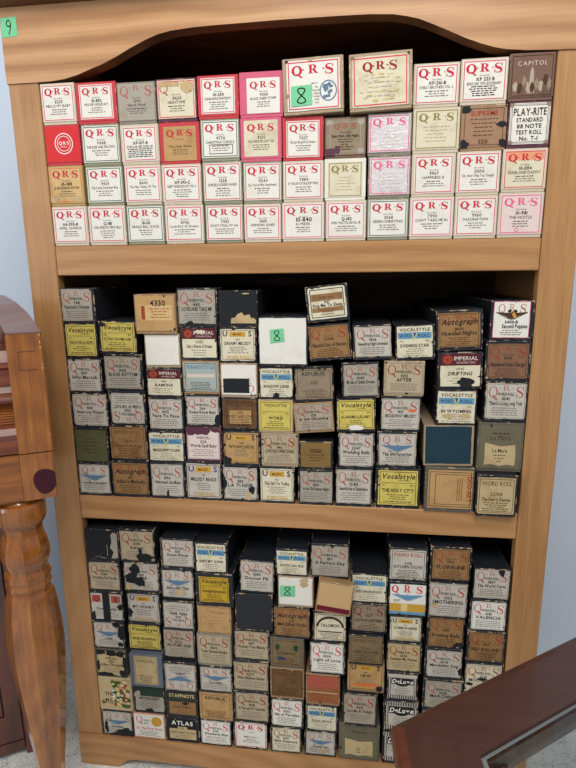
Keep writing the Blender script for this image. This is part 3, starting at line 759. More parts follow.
# ------------------------------------------------------------------ piano roll boxes
BOXES = [
('T', 'A1', 0.027, 0.0, 1.1119, 0.0516, 0.0548, 0.0, 'cream', 'mod', 'white', 'HELLO MY BABY', '8250', "cream box, white label with red border, leftmost in top shelf's top row", ''),
('T', 'A2', 0.084, 0.0, 1.1106, 0.06, 0.0547, 0.0, 'red', 'mod', 'white', 'MOVIE HOLIDAY', '10-892', "red box, white label, second in top shelf's top row", 'rim=0.9'),
('T', 'A3', 0.1433, 0.0, 1.1081, 0.0562, 0.0542, 0.0, 'grey', 'mod', 'grey', 'North Wind', '1340', "grey faded label, third in top shelf's top row", 'bord=none;qrs=fade;sub=WORD ROLL'),
('T', 'A4', 0.2014, 0.0, 1.1082, 0.0576, 0.0557, 0.0, 'plum', 'mod', 'cream', 'NIGHTTIME', '8654', "cream label with tan stained top, fourth in top shelf's top row", 'bord=red;qrs=fade;sub=WORD ROLL;T=.78,.8,.2,.16,tan/.3,.9,.3,.06,tan'),
('T', 'A5', 0.2603, 0.0, 1.1097, 0.0578, 0.0552, 0.0, 'red', 'mod', 'white', 'HUNGARIAN RHAPSODY', '10-250', "red box, white label with tight text, fifth in top shelf's top row", 'rim=0.9;more=1'),
('T', 'A6', 0.3207, 0.0, 1.109, 0.0605, 0.0572, 0.0, 'pink', 'mod', 'white', 'BLACK SHEEP STOMP', '9000', "pink box with small white label, sixth in top shelf's top row", 'bord=none;m=.17,.08,.09,.14'),
('T', 'A7', 0.3926, -0.006, 1.108, 0.0809, 0.0698, 1.5, 'tan', 'mod', 'white', 'XP-165-B', '', "large box with green tape and blue portrait, seventh in top shelf's top row", 'm=.07,.06,.06,.05;portrait=1;st=.27,.3,.4,.42,8'),
('T', 'A8', 0.4814, -0.008, 1.1073, 0.0813, 0.0707, 1.8, 'tan', 'mod', 'cream', '', '', "large box with faded blank label, eighth in top shelf's top row", 'm=.05,.06,.07,.06;qrs=dark;faded=1'),
('T', 'A9', 0.5525, 0.0, 1.1109, 0.0586, 0.0532, 0.0, 'cream', 'mod', 'white', 'EVERLY BROTHERS VOL. 2', 'XP-261-B', "cream box, white label, two-line title, ninth in top shelf's top row", 'qrs=big'),
('T', 'A10', 0.6125, 0.0, 1.1115, 0.0589, 0.055, 0.0, 'cream', 'mod', 'white', 'BEWITCHED TOPS HOOTENANNY', 'XP 233 B', "cream box, white label crowded with text, tenth in top shelf's top row", 'more=2;qrs=big'),
('T', 'A11', 0.671, 0.0, 1.1133, 0.0556, 0.0563, 0.0, 'brown', 'caprice', 'brown', 'CAPITOL', '', "worn brown picture label, rightmost in top shelf's top row", ''),
('T', 'B1', 0.028, 0.0, 1.0568, 0.0536, 0.0547, 0.0, 'red', 'seal', 'red', '', '', "plain red box with round white seal, leftmost in top shelf's second row", ''),
('T', 'B2', 0.086, 0.0, 1.0546, 0.0574, 0.0557, 0.0, 'green', 'mod', 'white', 'FUR ELISE AND FELLOWS', '9448', "white label with green border, second in top shelf's second row", 'bord=green'),
('T', 'B3', 0.1443, 0.0, 1.0542, 0.0566, 0.0536, 0.0, 'cream', 'mod', 'white', 'POPULAR MELODIES OF', 'XP-107-B', "white label with dense text, third in top shelf's second row", 'more=2;rim=.9'),
('T', 'B4', 0.203, 0.0, 1.0531, 0.0584, 0.0548, 0.0, 'red', 'mod', 'kraft', 'The Little Waltz', '', "red box with speckled kraft label, fourth in top shelf's second row", 'bord=none;m=.1,.09,.02,.1'),
('T', 'B5', 0.2612, 0.0, 1.0547, 0.0555, 0.0547, 0.0, 'green', 'mod', 'white', 'CHRISTMAS CAROLS', '9776', "white label, green border, boxed text, fifth in top shelf's second row", 'bord=green;more=3'),
('T', 'B6', 0.319, 0.0, 1.0521, 0.0577, 0.0566, 0.0, 'pink', 'mod', 'cream', 'YOU MADE ME LOVE YOU', '9253', "cream label with pale central patch, sixth in top shelf's second row", 'bord=none'),
('T', 'B7', 0.3773, 0.0, 1.0514, 0.0565, 0.0563, 0.0, 'red', 'mod', 'white', 'The Dark Brings Me On Harbour', '7037', "red box, white label, seventh in top shelf's second row", 'm=.1,.1,.04,.1'),
('T', 'B8', 0.435, 0.0, 1.0525, 0.056, 0.0518, 0.0, 'brown', 'ornate', 'taupe', 'Beau Nuit, Idle Night', '', "dark brown ornate label with torn corner, eighth in top shelf's second row", 'T=.08,.06,.2,.12,plum/.3,.14,.08,.12,plum'),
('T', 'B9', 0.4941, 0.0, 1.0536, 0.0584, 0.0534, 0.0, 'grey', 'mod', 'silver', '', '', "silvery pink label under wrinkled cellophane, ninth in top shelf's second row", 'bord=pink;qrs=pink;faded=2'),
('T', 'B10', 0.5549, 0.0, 1.0545, 0.0607, 0.0561, 0.0, 'cream', 'mod', 'cream', '', '', "cream label with olive border, tenth in top shelf's second row", 'bord=olive;qrs=olive;faded=1'),
('T', 'B11', 0.6154, 0.0, 1.0553, 0.058, 0.0559, 0.0, 'kraft', 'supreme', 'skraft', 'SUPREME', '5215', "brown label with dark torn corners, eleventh in top shelf's second row", 'T=.03,.95,.16,.1,k/.92,.55,.14,.07,k/.02,.06,.14,.12,k/.97,.08,.1,.1,k'),
('T', 'B12', 0.6722, 0.0, 1.0564, 0.0532, 0.0566, 0.0, 'plum', 'playrite', 'white', 'PLAY-RITE', '', "plum box with white scalloped label, rightmost in top shelf's second row", ''),
('T', 'C1', 0.028, 0.0, 1.0001, 0.0537, 0.0565, 0.0, 'ochre', 'mod', 'ochre', 'SILVER SPANGLED RHYTHM', '10-388', "ochre box with torn orange label, leftmost in top shelf's third row", 'bord=orange;T=.1,.12,.16,.1,tan/.8,.1,.2,.08,tan'),
('T', 'C2', 0.0872, 0.0, 0.9997, 0.0566, 0.0546, 0.0, 'green', 'mod', 'white', 'The Little Drummer Boy', '9929', "white label with green border, second in top shelf's third row", 'bord=green'),
('T', 'C3', 0.1452, 0.0, 0.9992, 0.0547, 0.0547, 0.0, 'cream', 'mod', 'white', 'The May Waltz Of The', '8443', "white label with red border, third in top shelf's third row", ''),
('T', 'C4', 0.2028, 0.0, 0.998, 0.058, 0.0548, 0.0, 'cream', 'mod', 'white', 'SLEEPY MANDOLIN HITS VOL. 2', 'XP-193-C', "white label with large roll number, fourth in top shelf's third row", 'more=1'),
('T', 'C5', 0.2626, 0.0, 0.9973, 0.0571, 0.0571, 0.0, 'green', 'mod', 'white', 'SILVER BELLS ACADEMY AWARDS', '1258', "white label, red border, grey box, fifth in top shelf's third row", 'more=1'),
('T', 'C6', 0.3201, 0.0, 0.9963, 0.0554, 0.0556, 0.0, 'green', 'mod', 'white', "Say You're Mine Sweetheart", '9244', "white label, thin red border, short text, sixth in top shelf's third row", ''),
('T', 'C7', 0.3774, 0.0, 0.997, 0.0568, 0.0541, 0.0, 'cream', 'mod', 'white', 'BY THE LIGHT OF THE SILVERY MOON', '7884', "white label with two-line title, seventh in top shelf's third row", ''),
('T', 'C8', 0.4353, 0.0, 0.9975, 0.0567, 0.0546, 0.0, 'white', 'mod', 'cream', '', '', "white box, cream label with olive border, eighth in top shelf's third row", 'bord=olive;qrs=olive;faded=1;rim=.86'),
('T', 'C9', 0.4952, 0.0, 0.9987, 0.057, 0.0546, 0.0, 'grey', 'mod', 'silver', '', '', "cellophane-wrapped pale label, pink border, ninth in top shelf's third row", 'bord=pink;qrs=pink;faded=2'),
('T', 'C10', 0.5537, 0.0, 0.9993, 0.0576, 0.0549, 0.0, 'cream', 'mod', 'white', 'HAPPINESS IS', '9967', "white label with bold short number, tenth in top shelf's third row", 'm=.06,.06,.06,.05'),
('T', 'C11', 0.612, 0.0, 0.9991, 0.0566, 0.0559, 0.0, 'cream', 'mod', 'white', 'Oh, How I Miss You Tonight', '3004', "white label with italic title, eleventh in top shelf's third row", ''),
('T', 'C12', 0.6707, 0.0, 1.0018, 0.0563, 0.0544, 0.0, 'cream', 'mod', 'cream', 'DIXIELAND DADDY', '10-594', "cream label with orange red top band, rightmost in top shelf's third row", 'bord=red;band=orange'),
('T', 'D1', 0.0284, 0.0, 0.9432, 0.0544, 0.0566, 0.0, 'cream', 'mod', 'white', 'APRIL CHORUS', '64-590-R', "white label, red border, small type, leftmost in top shelf's bottom row", ''),
('T', 'D2', 0.0862, 0.0, 0.9432, 0.0574, 0.0563, 0.0, 'cream', 'mod', 'white', 'LONG AMERICAN TURKEY BELLE', 'Q-181', "white label, red border, four text lines, second in top shelf's bottom row", 'more=1'),
('T', 'D3', 0.1454, 0.0, 0.9432, 0.0569, 0.0557, 0.0, 'green', 'mod', 'white', 'SINGLE BELL ROCK', '10-101', "white label with green border, third in top shelf's bottom row", 'bord=green'),
('T', 'D4', 0.204, 0.0, 0.9432, 0.0579, 0.0545, 0.0, 'cream', 'mod', 'white', 'Little Bird, Of Dreams', '8706', "white label, pale red border, fourth in top shelf's bottom row", ''),
('T', 'D5', 0.2633, 0.0, 0.9432, 0.0557, 0.0539, 0.0, 'green', 'mod', 'white', "DON'T STEAL MY HA", '7993', "white label, red border, grey edge, fifth in top shelf's bottom row", ''),
('T', 'D6', 0.3191, 0.0, 0.9432, 0.0535, 0.0528, 0.0, 'cream', 'mod', 'white', 'CRIMSON JONES', '9019', "white label, red border, tan edge, sixth in top shelf's bottom row", ''),
('T', 'D7', 0.3771, 0.0, 0.9432, 0.06, 0.0536, 0.0, 'cream', 'mod', 'white', 'AJ FREAK', '10-840', "white label, pink border, large number, seventh in top shelf's bottom row", 'big=1;bord=pink'),
('T', 'D8', 0.4369, 0.0, 0.9432, 0.0565, 0.0541, 0.0, 'cream', 'mod', 'white', 'WHEN YOUR EYES ARE ROLL ME', 'Q-182', "white label with pinkish red border, eighth in top shelf's bottom row", 'bord=pink'),
('T', 'D9', 0.4946, 0.0, 0.9432, 0.0563, 0.0552, 0.0, 'green', 'mod', 'white', 'GREEN CHRISTMAS', '3068', "green-bordered label under shiny cellophane, ninth in top shelf's bottom row", 'bord=green;faded=3'),
('T', 'D10', 0.5535, 0.0, 0.9432, 0.0589, 0.0559, 0.0, 'cream', 'mod', 'white', "CAN'T TAKE ME IN", '7993', "pale label with white wrinkled left side, tenth in top shelf's bottom row", 'faded=3;bord=pink'),
('T', 'D11', 0.6121, 0.0, 0.9432, 0.056, 0.0557, 0.0, 'cream', 'mod', 'white', 'FASCINATION', '9960', "white label with widely spaced title, eleventh in top shelf's bottom row", ''),
('T', 'D12', 0.67, 0.0, 0.9432, 0.0576, 0.0583, 0.0, 'cream', 'mod', 'pinkw', 'THE HUSTLE', '10-981', "pale pink label with a small round mark, rightmost in top shelf's bottom row", 'bord=pink;qrs=pink'),
('M', 'a1', 0.0285, 0.0, 0.8268, 0.0547, 0.054, 0.0, 'k', 'old', 'grey', 'Kentucky Dreams', '788', 'grey label with bold title, top box in leftmost column, middle shelf', 'm=.03,.08,.03,.03'),
('M', 'a2', 0.0282, 0.0, 0.7716, 0.0539, 0.0549, 0.0, 'k', 'vy', 'yellow', 'TEACH THE ALL HOPES', '125', 'yellow label with clipped corners, second down in leftmost column, middle shelf', ''),
('M', 'a3', 0.0292, 0.0, 0.7157, 0.0561, 0.0556, 0.0, 'k', 'old', 'pale', 'Hilly Marsch', '1109', 'pale grey label with thin letters, third down in leftmost column, middle shelf', ''),
('M', 'a4', 0.0321, 0.0, 0.659, 0.0617, 0.0564, 0.0, 'k', 'old', 'pale', 'Sweet Long Whispers', '1188', 'pale label in a black frame, fourth down in leftmost column, middle shelf', ''),
('M', 'a5', 0.0298, 0.0, 0.5981, 0.0572, 0.0606, 0.0, 'k', 'blank', 'olive', '', '', 'plain olive green end, fifth down in leftmost column, middle shelf', 'faint=1'),
('M', 'a6', 0.0295, 0.0, 0.5418, 0.0566, 0.056, 0.0, 'k', 'bird', 'pale', 'Love Me in Dreamland', '1234', 'white label with blue winged emblem, bottom box in leftmost column, middle shelf', ''),
('M', 'b1', 0.0877, 0.0, 0.779, 0.0604, 0.051, -1, 'k', 'vy', 'yellow', "I'LL TAKE YOU HOME AGAIN", '128', 'yellow label with scorched top corner, top box in second column, middle shelf', 'T=.05,.92,.12,.08,k'),
('M', 'b2', 0.0935, 0.0, 0.7206, 0.0631, 0.0581, 0.0, 'k', 'old', 'grey', 'BLACK BOTTOM', '1656', 'grey label with bold title, second down in second column, middle shelf', ''),
('M', 'b3', 0.0961, 0.0, 0.6639, 0.0602, 0.0564, 0.0, 'k', 'old', 'pale', 'POEM OF THE PAST', '2013', 'pale label mounted upside down, third down in second column, middle shelf', 'flip=1'),
('M', 'b4', 0.0935, 0.0, 0.6038, 0.0629, 0.0597, 0.0, 'k', 'brown', 'bkraft', 'Voice of the Rose', '1204', 'brown label with peeling tape, fourth down in second column, middle shelf', ''),
('M', 'b5', 0.0918, 0.0, 0.5418, 0.0632, 0.0617, 0.0, 'k', 'auto', 'bkraft', "Allan's Melody", '1187', 'brown label with black script heading, bottom box in second column, middle shelf', ''),
('M', 'c1', 0.1532, -0.005, 0.8114, 0.0644, 0.0593, 0.0, 'kraft', 'kpatch', 'kraft', '4330', '', 'crushed kraft box with tan paper patch, top box in third column, middle shelf', ''),
('M', 'c2', 0.1593, 0.0, 0.7589, 0.0561, 0.0522, 0.0, 'tan', 'blank', 'white', '', '', 'plain white blank end, second down in third column, middle shelf', ''),
('M', 'c3', 0.1593, 0.0, 0.7109, 0.0561, 0.0477, 0.0, 'k', 'imp', 'cream', 'RAMONA', '0982', 'maroon-banded cream label, third down in third column, middle shelf', ''),
('M', 'c4', 0.1596, 0.0, 0.6567, 0.0569, 0.054, 0.0, 'k', 'old', 'pale', 'Face To Face', '1095', 'pale label with worn red letters, fourth down in third column, middle shelf', ''),
('M', 'c5', 0.157, 0.0, 0.6036, 0.059, 0.0527, 0.0, 'k', 'vb', 'cream', 'MISSISSIPPI DOPE', '113', 'cream label with blue banner, fifth down in third column, middle shelf', ''),
('M', 'c6', 0.1548, 0.0, 0.5418, 0.0571, 0.0615, 0.0, 'k', 'old', 'pale', 'Underneath the Moon', '1194', 'pale label torn at the lower edge, bottom box in third column, middle shelf', 'T=.5,.02,.04,.18,k'),
('M', 'd1', 0.2173, 0.0, 0.8211, 0.0614, 0.0583, 0.0, 'k', 'old', 'grey', 'LOVELAND TAKE ME', '442', 'grey-tan label with black scrape below, top box in fourth column, middle shelf', 'T=.3,-.02,.12,.1,k/.6,-.03,.25,.05,k'),
('M', 'd2', 0.2176, 0.0, 0.7702, 0.0566, 0.0506, 0.0, 'k', 'imp', 'cream', 'Only a Weaver of Dreams', '02194', 'plum-banded label with white scratch, second down in fourth column, middle shelf', 'T=.55,.88,.16,.07,cream'),
('M', 'd3', 0.2182, 0.0, 0.7179, 0.058, 0.052, 0.0, 'kraft', 'pstyle', 'bluec', 'PIANOSTYLE', '', 'bluish label with tan frayed edges, third down in fourth column, middle shelf', ''),
('M', 'd4', 0.2188, 0.0, 0.6644, 0.0557, 0.0531, 0.0, 'k', 'old', 'pale', 'Roses Know Best', '264', 'pale label with cut corner, fourth down in fourth column, middle shelf', 'T=.98,.05,.12,.3,k'),
('M', 'd5', 0.2181, 0.0, 0.6079, 0.058, 0.0563, 0.0, 'plum', 'old', 'pinkw', 'Words Spell Baby', '226', 'plum box, pink-white label torn along top, fifth down in fourth column, middle shelf', 'qrsnone=1;m=.04,.06,.04,.03;T=.4,1.,.4,.22,plum/.1,.98,.15,.2,plum/.9,1,.2,.12,plum'),
('M', 'd6', 0.215, 0.0, 0.5418, 0.06, 0.0657, 0.0, 'k', 'us', 'pale', 'MELODY BEADS', '411', 'pale label with blue U and S, bottom box in fourth column, middle shelf', ''),
('M', 'e1', 0.2794, 0.0, 0.8219, 0.059, 0.0534, 0.0, 'k', 'torn', 'tan', '', '', 'bare black end with torn tan patch, top box in fifth column, middle shelf', ''),
('M', 'e2', 0.2775, 0.0, 0.7669, 0.058, 0.0546, 0.0, 'k', 'us', 'cream', 'DREAMY MELODY', '2193', 'cream label with gold band between letters, second down in fifth column, middle shelf', ''),
('M', 'e3', 0.2776, 0.0, 0.7135, 0.0573, 0.0532, 0.0, 'tan', 'plain', 'white', 'Lovely Summer', '', 'upside-down label with black patch, third down in fifth column, middle shelf', 'flip=1;P=.42,.3,.38,.24,k'),
('M', 'e4', 0.2772, 0.0, 0.6607, 0.0557, 0.0525, 0.0, 'k', 'frame', 'dbrown', 'SWEET AND LOW', '2418', 'dark brown label with orange panel, fourth down in fifth column, middle shelf', ''),
('M', 'e5', 0.279, -0.003, 0.603, 0.0585, 0.0573, 0.0, 'k', 'us', 'kraft', "THAT'S WHAT I LOVE YOU", '2081', 'kraft label with torn lower corners, fifth down in fifth column, middle shelf', 'T=.0,.1,.22,.12,k'),
('M', 'e6', 0.2754, 0.0, 0.5418, 0.0569, 0.0609, 0.0, 'k', 'old', 'pale', 'LA TI NOR', '1183', 'ragged pale label with black blot, bottom box in fifth column, middle shelf', 'T=.85,.3,.1,.12,k/.0,.5,.08,.2,k/.75,.1,.08,.16,tan'),
('M', 'f1', 0.3467, -0.004, 0.7632, 0.0733, 0.0741, 0.0, 'k', 'blank', 'white', '', '', 'large white end with green tape, top box in sixth column, middle shelf', 'm=.02,.03,.02,.03;st=.38,.62,.3,.3,8'),
('M', 'f2', 0.3344, 0.0, 0.7114, 0.0531, 0.0509, 0.0, 'k', 'vb', 'cream', 'SHADOW LAND', '120', 'cream label with bright blue banner, second down in sixth column, middle shelf', 'T=.5,.04,.12,.1,k'),
('M', 'f3', 0.3335, 0.0, 0.6579, 0.054, 0.0532, 0.0, 'tan', 'vy2', 'yellow', 'WORD', '114', 'bright yellow label in tan frame, third down in sixth column, middle shelf', ''),
('M', 'f4', 0.3389, 0.0, 0.6036, 0.0584, 0.0539, 0.0, 'tan', 'old', 'tanp', 'LOVE OLD SWEET SONG', '146', 'tan label with pale grey frame, fourth down in sixth column, middle shelf', ''),
('M', 'f5', 0.3344, 0.0, 0.5418, 0.055, 0.0615, 0.0, 'k', 'us', 'cream', 'The Girl To Today', '1122', 'cream label, black U and S, double frame, bottom box in sixth column, middle shelf', ''),
('M', 'g1', 0.4148, -0.006, 0.8274, 0.0605, 0.0551, 6, 'k', 'kband', 'cream', 'Sing Me To Sleep', '847', 'tilted topmost box with brown banded label, top box in seventh column, middle shelf', ''),
('M', 'g2', 0.4179, 0.0, 0.7702, 0.0625, 0.0569, 5, 'k', 'auto2', 'bkraft', 'Beautiful Star of Heaven', '22445', 'brown label with faint red letters, second down in seventh column, middle shelf', ''),
('M', 'g3', 0.3937, 0.0, 0.7079, 0.0579, 0.055, 2.5, 'k', 'repub', 'taupe', 'REPUBLIC', '0213', 'taupe label with green heading, third down in seventh column, middle shelf', ''),
('M', 'g4', 0.394, 0.0, 0.6579, 0.0599, 0.0498, 5, 'kraft', 'old', 'taupe2', 'In the Gloaming', '1231', 'visibly tilted box with grey-tan label, fourth down in seventh column, middle shelf', ''),
('M', 'g5', 0.3953, 0.0, 0.6007, 0.0521, 0.0453, 0.0, 'k', 'blank', 'ochreb', '04944', '', 'plain olive brown end, fifth down in seventh column, middle shelf', 'faint=1'),
('M', 'g6', 0.3948, 0.0, 0.5418, 0.0548, 0.0585, 0.0, 'k', 'old', 'grey', 'In the Old Summer Night', '1012', 'grey label with pale red letters, bottom box in seventh column, middle shelf', ''),
('M', 'h1', 0.4784, 0.0, 0.7729, 0.056, 0.0521, 2.5, 'k', 'old', 'pale', 'Neapolitan Night Serenade', '1906', 'white label below a sloping dark lid, top box in eighth column, middle shelf', ''),
('M', 'h2', 0.4623, 0.0, 0.7148, 0.0552, 0.0551, 2.5, 'k', 'old', 'grey', 'My Isle of Golden Dreams', '1040', 'grey label with vivid red letters, second down in eighth column, middle shelf', ''),
('M', 'h3', 0.4564, 0.0, 0.662, 0.0582, 0.0525, 2, 'k', 'vy', 'yellow', 'ALABAMA LULLABY', '1192', 'yellow label with white tear at bottom, third down in eighth column, middle shelf', 'T=.5,.03,.2,.13,white'),
('M', 'h4', 0.4568, -0.003, 0.6056, 0.0547, 0.0561, 0.0, 'k', 'old', 'pale', 'Wedding Bells', '2347', 'white label with red letters and rounded corners, fourth down in eighth column, middle shelf', ''),
('M', 'h5', 0.4541, 0.0, 0.5418, 0.0565, 0.0635, 0.0, 'k', 'old', 'pale', 'Beautiful Isle of Somewhere', '1240', 'grey-white label with reddish first letter, bottom box in eighth column, middle shelf', ''),
('M', 'i1', 0.5396, 0.0, 0.7729, 0.0555, 0.0521, 2.5, 'k', 'vb', 'cream', 'EVENING STAR', '1104', 'cream label with blue banner and bold title, top box in ninth column, middle shelf', ''),
('M', 'i2', 0.5246, 0.0, 0.7199, 0.0582, 0.0527, 0.0, 'tan', 'old', 'tanp', 'AFTER', '4212', 'tan label with single-word title, second down in ninth column, middle shelf', ''),
('M', 'i3', 0.5215, 0.0, 0.6653, 0.0579, 0.0543, 0.0, 'k', 'old', 'pale', 'BROADWAY MELODY', '1917', 'pale label with orange spot, third down in ninth column, middle shelf', 'T=.8,.62,.1,.05,orange'),
('M', 'i4', 0.5174, 0.0, 0.6072, 0.0584, 0.0578, 0.0, 'k', 'bird', 'pale', 'The Old Favorites', '1234', 'pale label with blue wings, wide black frame, fourth down in ninth column, middle shelf', ''),
('M', 'i5', 0.5205, 0.0, 0.5418, 0.0676, 0.0651, 0.0, 'k', 'vy', 'yellow', 'THE HOLY CITY', '114', 'large yellow label at the shelf edge, bottom box in ninth column, middle shelf', ''),
('M', 'j1', 0.6009, 0.0, 0.7865, 0.0641, 0.0597, 3, 'k', 'auto', 'bkraft', 'Hawaiian Nights', '18620', 'brown label with script heading, flaked corners, top box in tenth column, middle shelf', ''),
('M', 'j2', 0.6038, 0.0, 0.7313, 0.0624, 0.0549, 1.5, 'k', 'imp', 'cream', 'DRIFTING', '0945', 'maroon-banded cream label with black tear, second down in tenth column, middle shelf', 'T=.65,.1,.2,.2,k'),
('M', 'j3', 0.6012, 0.0, 0.6769, 0.0571, 0.0541, 0.0, 'k', 'vb', 'cream', 'IN WYOMING', '113', 'cream label, blue banner, brown stains, third down in tenth column, middle shelf', 'T=.3,.22,.15,.08,tan/.75,.22,.15,.08,tan'),
('M', 'j4', 0.5935, 0.0, 0.6131, 0.072, 0.0635, 1, 'tan', 'blank', 'teal', '', '', 'wide blank teal end with ragged tan edge, fourth down in tenth column, middle shelf', 'm=.03,.05,.02,.02'),
('M', 'j5', 0.5967, -0.004, 0.5418, 0.072, 0.071, 0.0, 'kgrey', 'duo', 'kraft', 'DUO-ART', '', 'kraft end with sideways lettering, bottom box in tenth column, middle shelf', ''),
('M', 'k1', 0.6698, 0.0, 0.803, 0.058, 0.0559, 0.0, 'k', 'crest', 'white', 'Second Poppies', '3400-B', 'white label with black crest, top box in rightmost column, middle shelf', 'm=.06,.1,.07,.02'),
('M', 'k2', 0.6682, 0.0, 0.7439, 0.0613, 0.0588, 0.0, 'k', 'auto2', 'dkraft', "Napoleon's Last Charge", '1024', 'dark brown label under shiny tape, second down in rightmost column, middle shelf', ''),
('M', 'k3', 0.6696, 0.0, 0.683, 0.0583, 0.0606, 0.0, 'k', 'old', 'pale', "There's a Long Long Trail", '1041', 'pale label with rounded bottom, black frame, third down in rightmost column, middle shelf', ''),
('M', 'k4', 0.6666, 0.0, 0.6075, 0.0645, 0.0752, 0.0, 'kolive', 'lamere', 'ogrey', 'La Mere', '', 'olive grey end with wavy tan label, fourth down in rightmost column, middle shelf', ''),
('M', 'k5', 0.6631, -0.014, 0.5418, 0.0573, 0.0654, 0.0, 'k', 'brown', 'ptan', 'The Kerry Dances', '22198', 'tan label in thick dark frame, bottom box in rightmost column, middle shelf', ''),
('L', 'a1', 0.0328, 0.0, 0.4228, 0.0596, 0.058, 0.0, 'k', 'torn2', 'grey', '', '', 'bare black end with torn strip at right, top box in leftmost column, bottom shelf', ''),
('L', 'a2', 0.0321, 0.0, 0.3641, 0.0571, 0.0583, 0.0, 'k', 'old', 'tanp', 'Strutting On Parade', '1343', 'tan label with red letters, second down in leftmost column, bottom shelf', ''),
('L', 'a3', 0.0308, 0.0, 0.3061, 0.0592, 0.0577, 0.0, 'k', 'blackband', 'pale', 'Dardanella', '1124', 'label split by vertical black strip, third down in leftmost column, bottom shelf', ''),
('L', 'a4', 0.0301, 0.0, 0.2504, 0.0577, 0.0554, 0.0, 'k', 'bird', 'pale', 'Violin', '1140', 'white winged label torn at right, fourth down in leftmost column, bottom shelf', 'T=.95,.6,.14,.35,k/.8,.95,.16,.1,k/.9,.15,.1,.1,k'),
('L', 'a5', 0.0294, 0.0, 0.1923, 0.0564, 0.0579, 0.0, 'kolive', 'old', 'ptan', 'Lilac Dream', '1140', 'ragged remnant label on dark end, fifth down in leftmost column, bottom shelf', 'qrsnone=1;T=.12,.98,.2,.16,k/.5,.98,.2,.2,k/.8,.9,.2,.12,k/.98,.5,.08,.3,k/.3,.02,.3,.1,k/.9,.1,.14,.16,k/.02,.4,.06,.2,k'),
('L', 'a6', 0.0324, 0.0, 0.1229, 0.0624, 0.0691, 0.0, 'ptanb', 'floral', 'ptan', 'THE', '', 'flower-decorated cream end, sixth down in leftmost column, bottom shelf', ''),
('L', 'a7', 0.0311, 0.0, 0.0677, 0.0597, 0.0549, 0.0, 'k', 'bird', 'pale', 'Someday', '1098', 'white label torn below, red letters, bottom box in leftmost column, bottom shelf', 'T=.8,.08,.35,.22,k/.1,.3,.06,.3,k/.4,.0,.2,.1,k'),
('L', 'b1', 0.0944, 0.0, 0.4236, 0.0609, 0.0604, 0.0, 'k', 'old', 'tanp', 'Sweet', '1290', 'tan label with black torn bottom, top box in second column, bottom shelf', 'T=.7,.1,.3,.14,k/.6,.3,.06,.12,k'),
('L', 'b2', 0.098, 0.0, 0.3673, 0.0642, 0.056, 0.0, 'k', 'old', 'pale', 'SLEEP', '1109', 'label with big black blot, second down in second column, bottom shelf', 'T=.3,.75,.14,.25,k/.2,.4,.2,.2,k/.45,.3,.18,.18,k/.1,.1,.1,.15,tan'),
('L', 'b3', 0.0984, 0.0, 0.3073, 0.0598, 0.0597, 0.0, 'k', 'us', 'pale', 'MY HONEY', '1161', 'pale label, blue U and S, orange band, third down in second column, bottom shelf', 'T=.02,.3,.1,.15,k'),
('L', 'b4', 0.0958, 0.0, 0.2528, 0.0583, 0.0543, 0.0, 'k', 'vy', 'yellow', 'SINCERE PERSON PEOPLE', '113', 'yellow label with black script, fourth down in second column, bottom shelf', ''),
('L', 'b5', 0.0984, -0.01, 0.1874, 0.0591, 0.0651, 0.0, 'slate', 'brown', 'ptan', '', '', 'slate grey box with brown speckled label, fifth down in second column, bottom shelf', 'm=.14,.14,.1,.04'),
('L', 'b6', 0.0955, 0.0, 0.1229, 0.0581, 0.0641, 0.0, 'k', 'greentop', 'grey', 'MOONLIGHT', '', 'green-topped label with grey lower half, sixth down in second column, bottom shelf', 'T=.5,.02,.15,.08,k'),
('L', 'b7', 0.092, 0.0, 0.0677, 0.0597, 0.055, 0.0, 'salmon', 'seal2', 'white', 'By The River Road', '1002', 'salmon-framed label with gold seal, bottom box in second column, bottom shelf', ''),
('L', 'c1', 0.1638, 0.0, 0.417, 0.0576, 0.0538, 0.0, 'k', 'old', 'pale', 'Swan River', '1129', 'pale label with red letters, top box in third column, bottom shelf', ''),
('L', 'c2', 0.1608, 0.0, 0.3582, 0.0572, 0.0584, 0.0, 'k', 'bird', 'pale', 'Just a Girl That', '1108', 'stained label with faded blue wings, second down in third column, bottom shelf', 'T=.6,.2,.16,.12,tan'),
('L', 'c3', 0.1609, -0.004, 0.3026, 0.0554, 0.0553, 0.0, 'k', 'old', 'pale', 'Hilly Billy', '1231', 'pale label mounted upside down, third down in third column, bottom shelf', 'flip=1'),
('L', 'c4', 0.1579, 0.0, 0.2418, 0.0561, 0.0605, 0.0, 'k', 'old', 'taupe2', 'WILL WE MEET AGAIN', '1222', 'grey label with worn right edge, fourth down in third column, bottom shelf', ''),
('L', 'c5', 0.1588, -0.008, 0.1805, 0.0592, 0.061, 0.0, 'k', 'bird', 'pale', 'CORA', '1233', 'white winged label mounted upside down, fifth down in third column, bottom shelf', 'flip=1'),
('L', 'c6', 0.1554, 0.0, 0.1197, 0.0592, 0.0605, 0.0, 'k', 'staf', 'dgreen', 'STAFFNOTE', '', 'dark green label with tan lower panel, sixth down in third column, bottom shelf', ''),
('L', 'c7', 0.1544, 0.0, 0.0677, 0.0628, 0.0517, 0.0, 'k', 'atlas', 'k', 'ATLAS', '', 'black label with white lettering, tan panel, bottom box in third column, bottom shelf', ''),
('L', 'd1', 0.2215, 0.0, 0.4109, 0.0556, 0.0562, 0.0, 'k', 'vb', 'cream', "SHE'S MY OWN", '113', 'cream label with blue banner, top box in fourth column, bottom shelf', ''),
('L', 'd2', 0.2248, 0.0, 0.3495, 0.065, 0.0612, 0.0, 'k', 'vy', 'gold', 'WHISPERINGS', '114', 'golden yellow label in wide black frame, second down in fourth column, bottom shelf', 'm=.1,.12,.14,.1'),
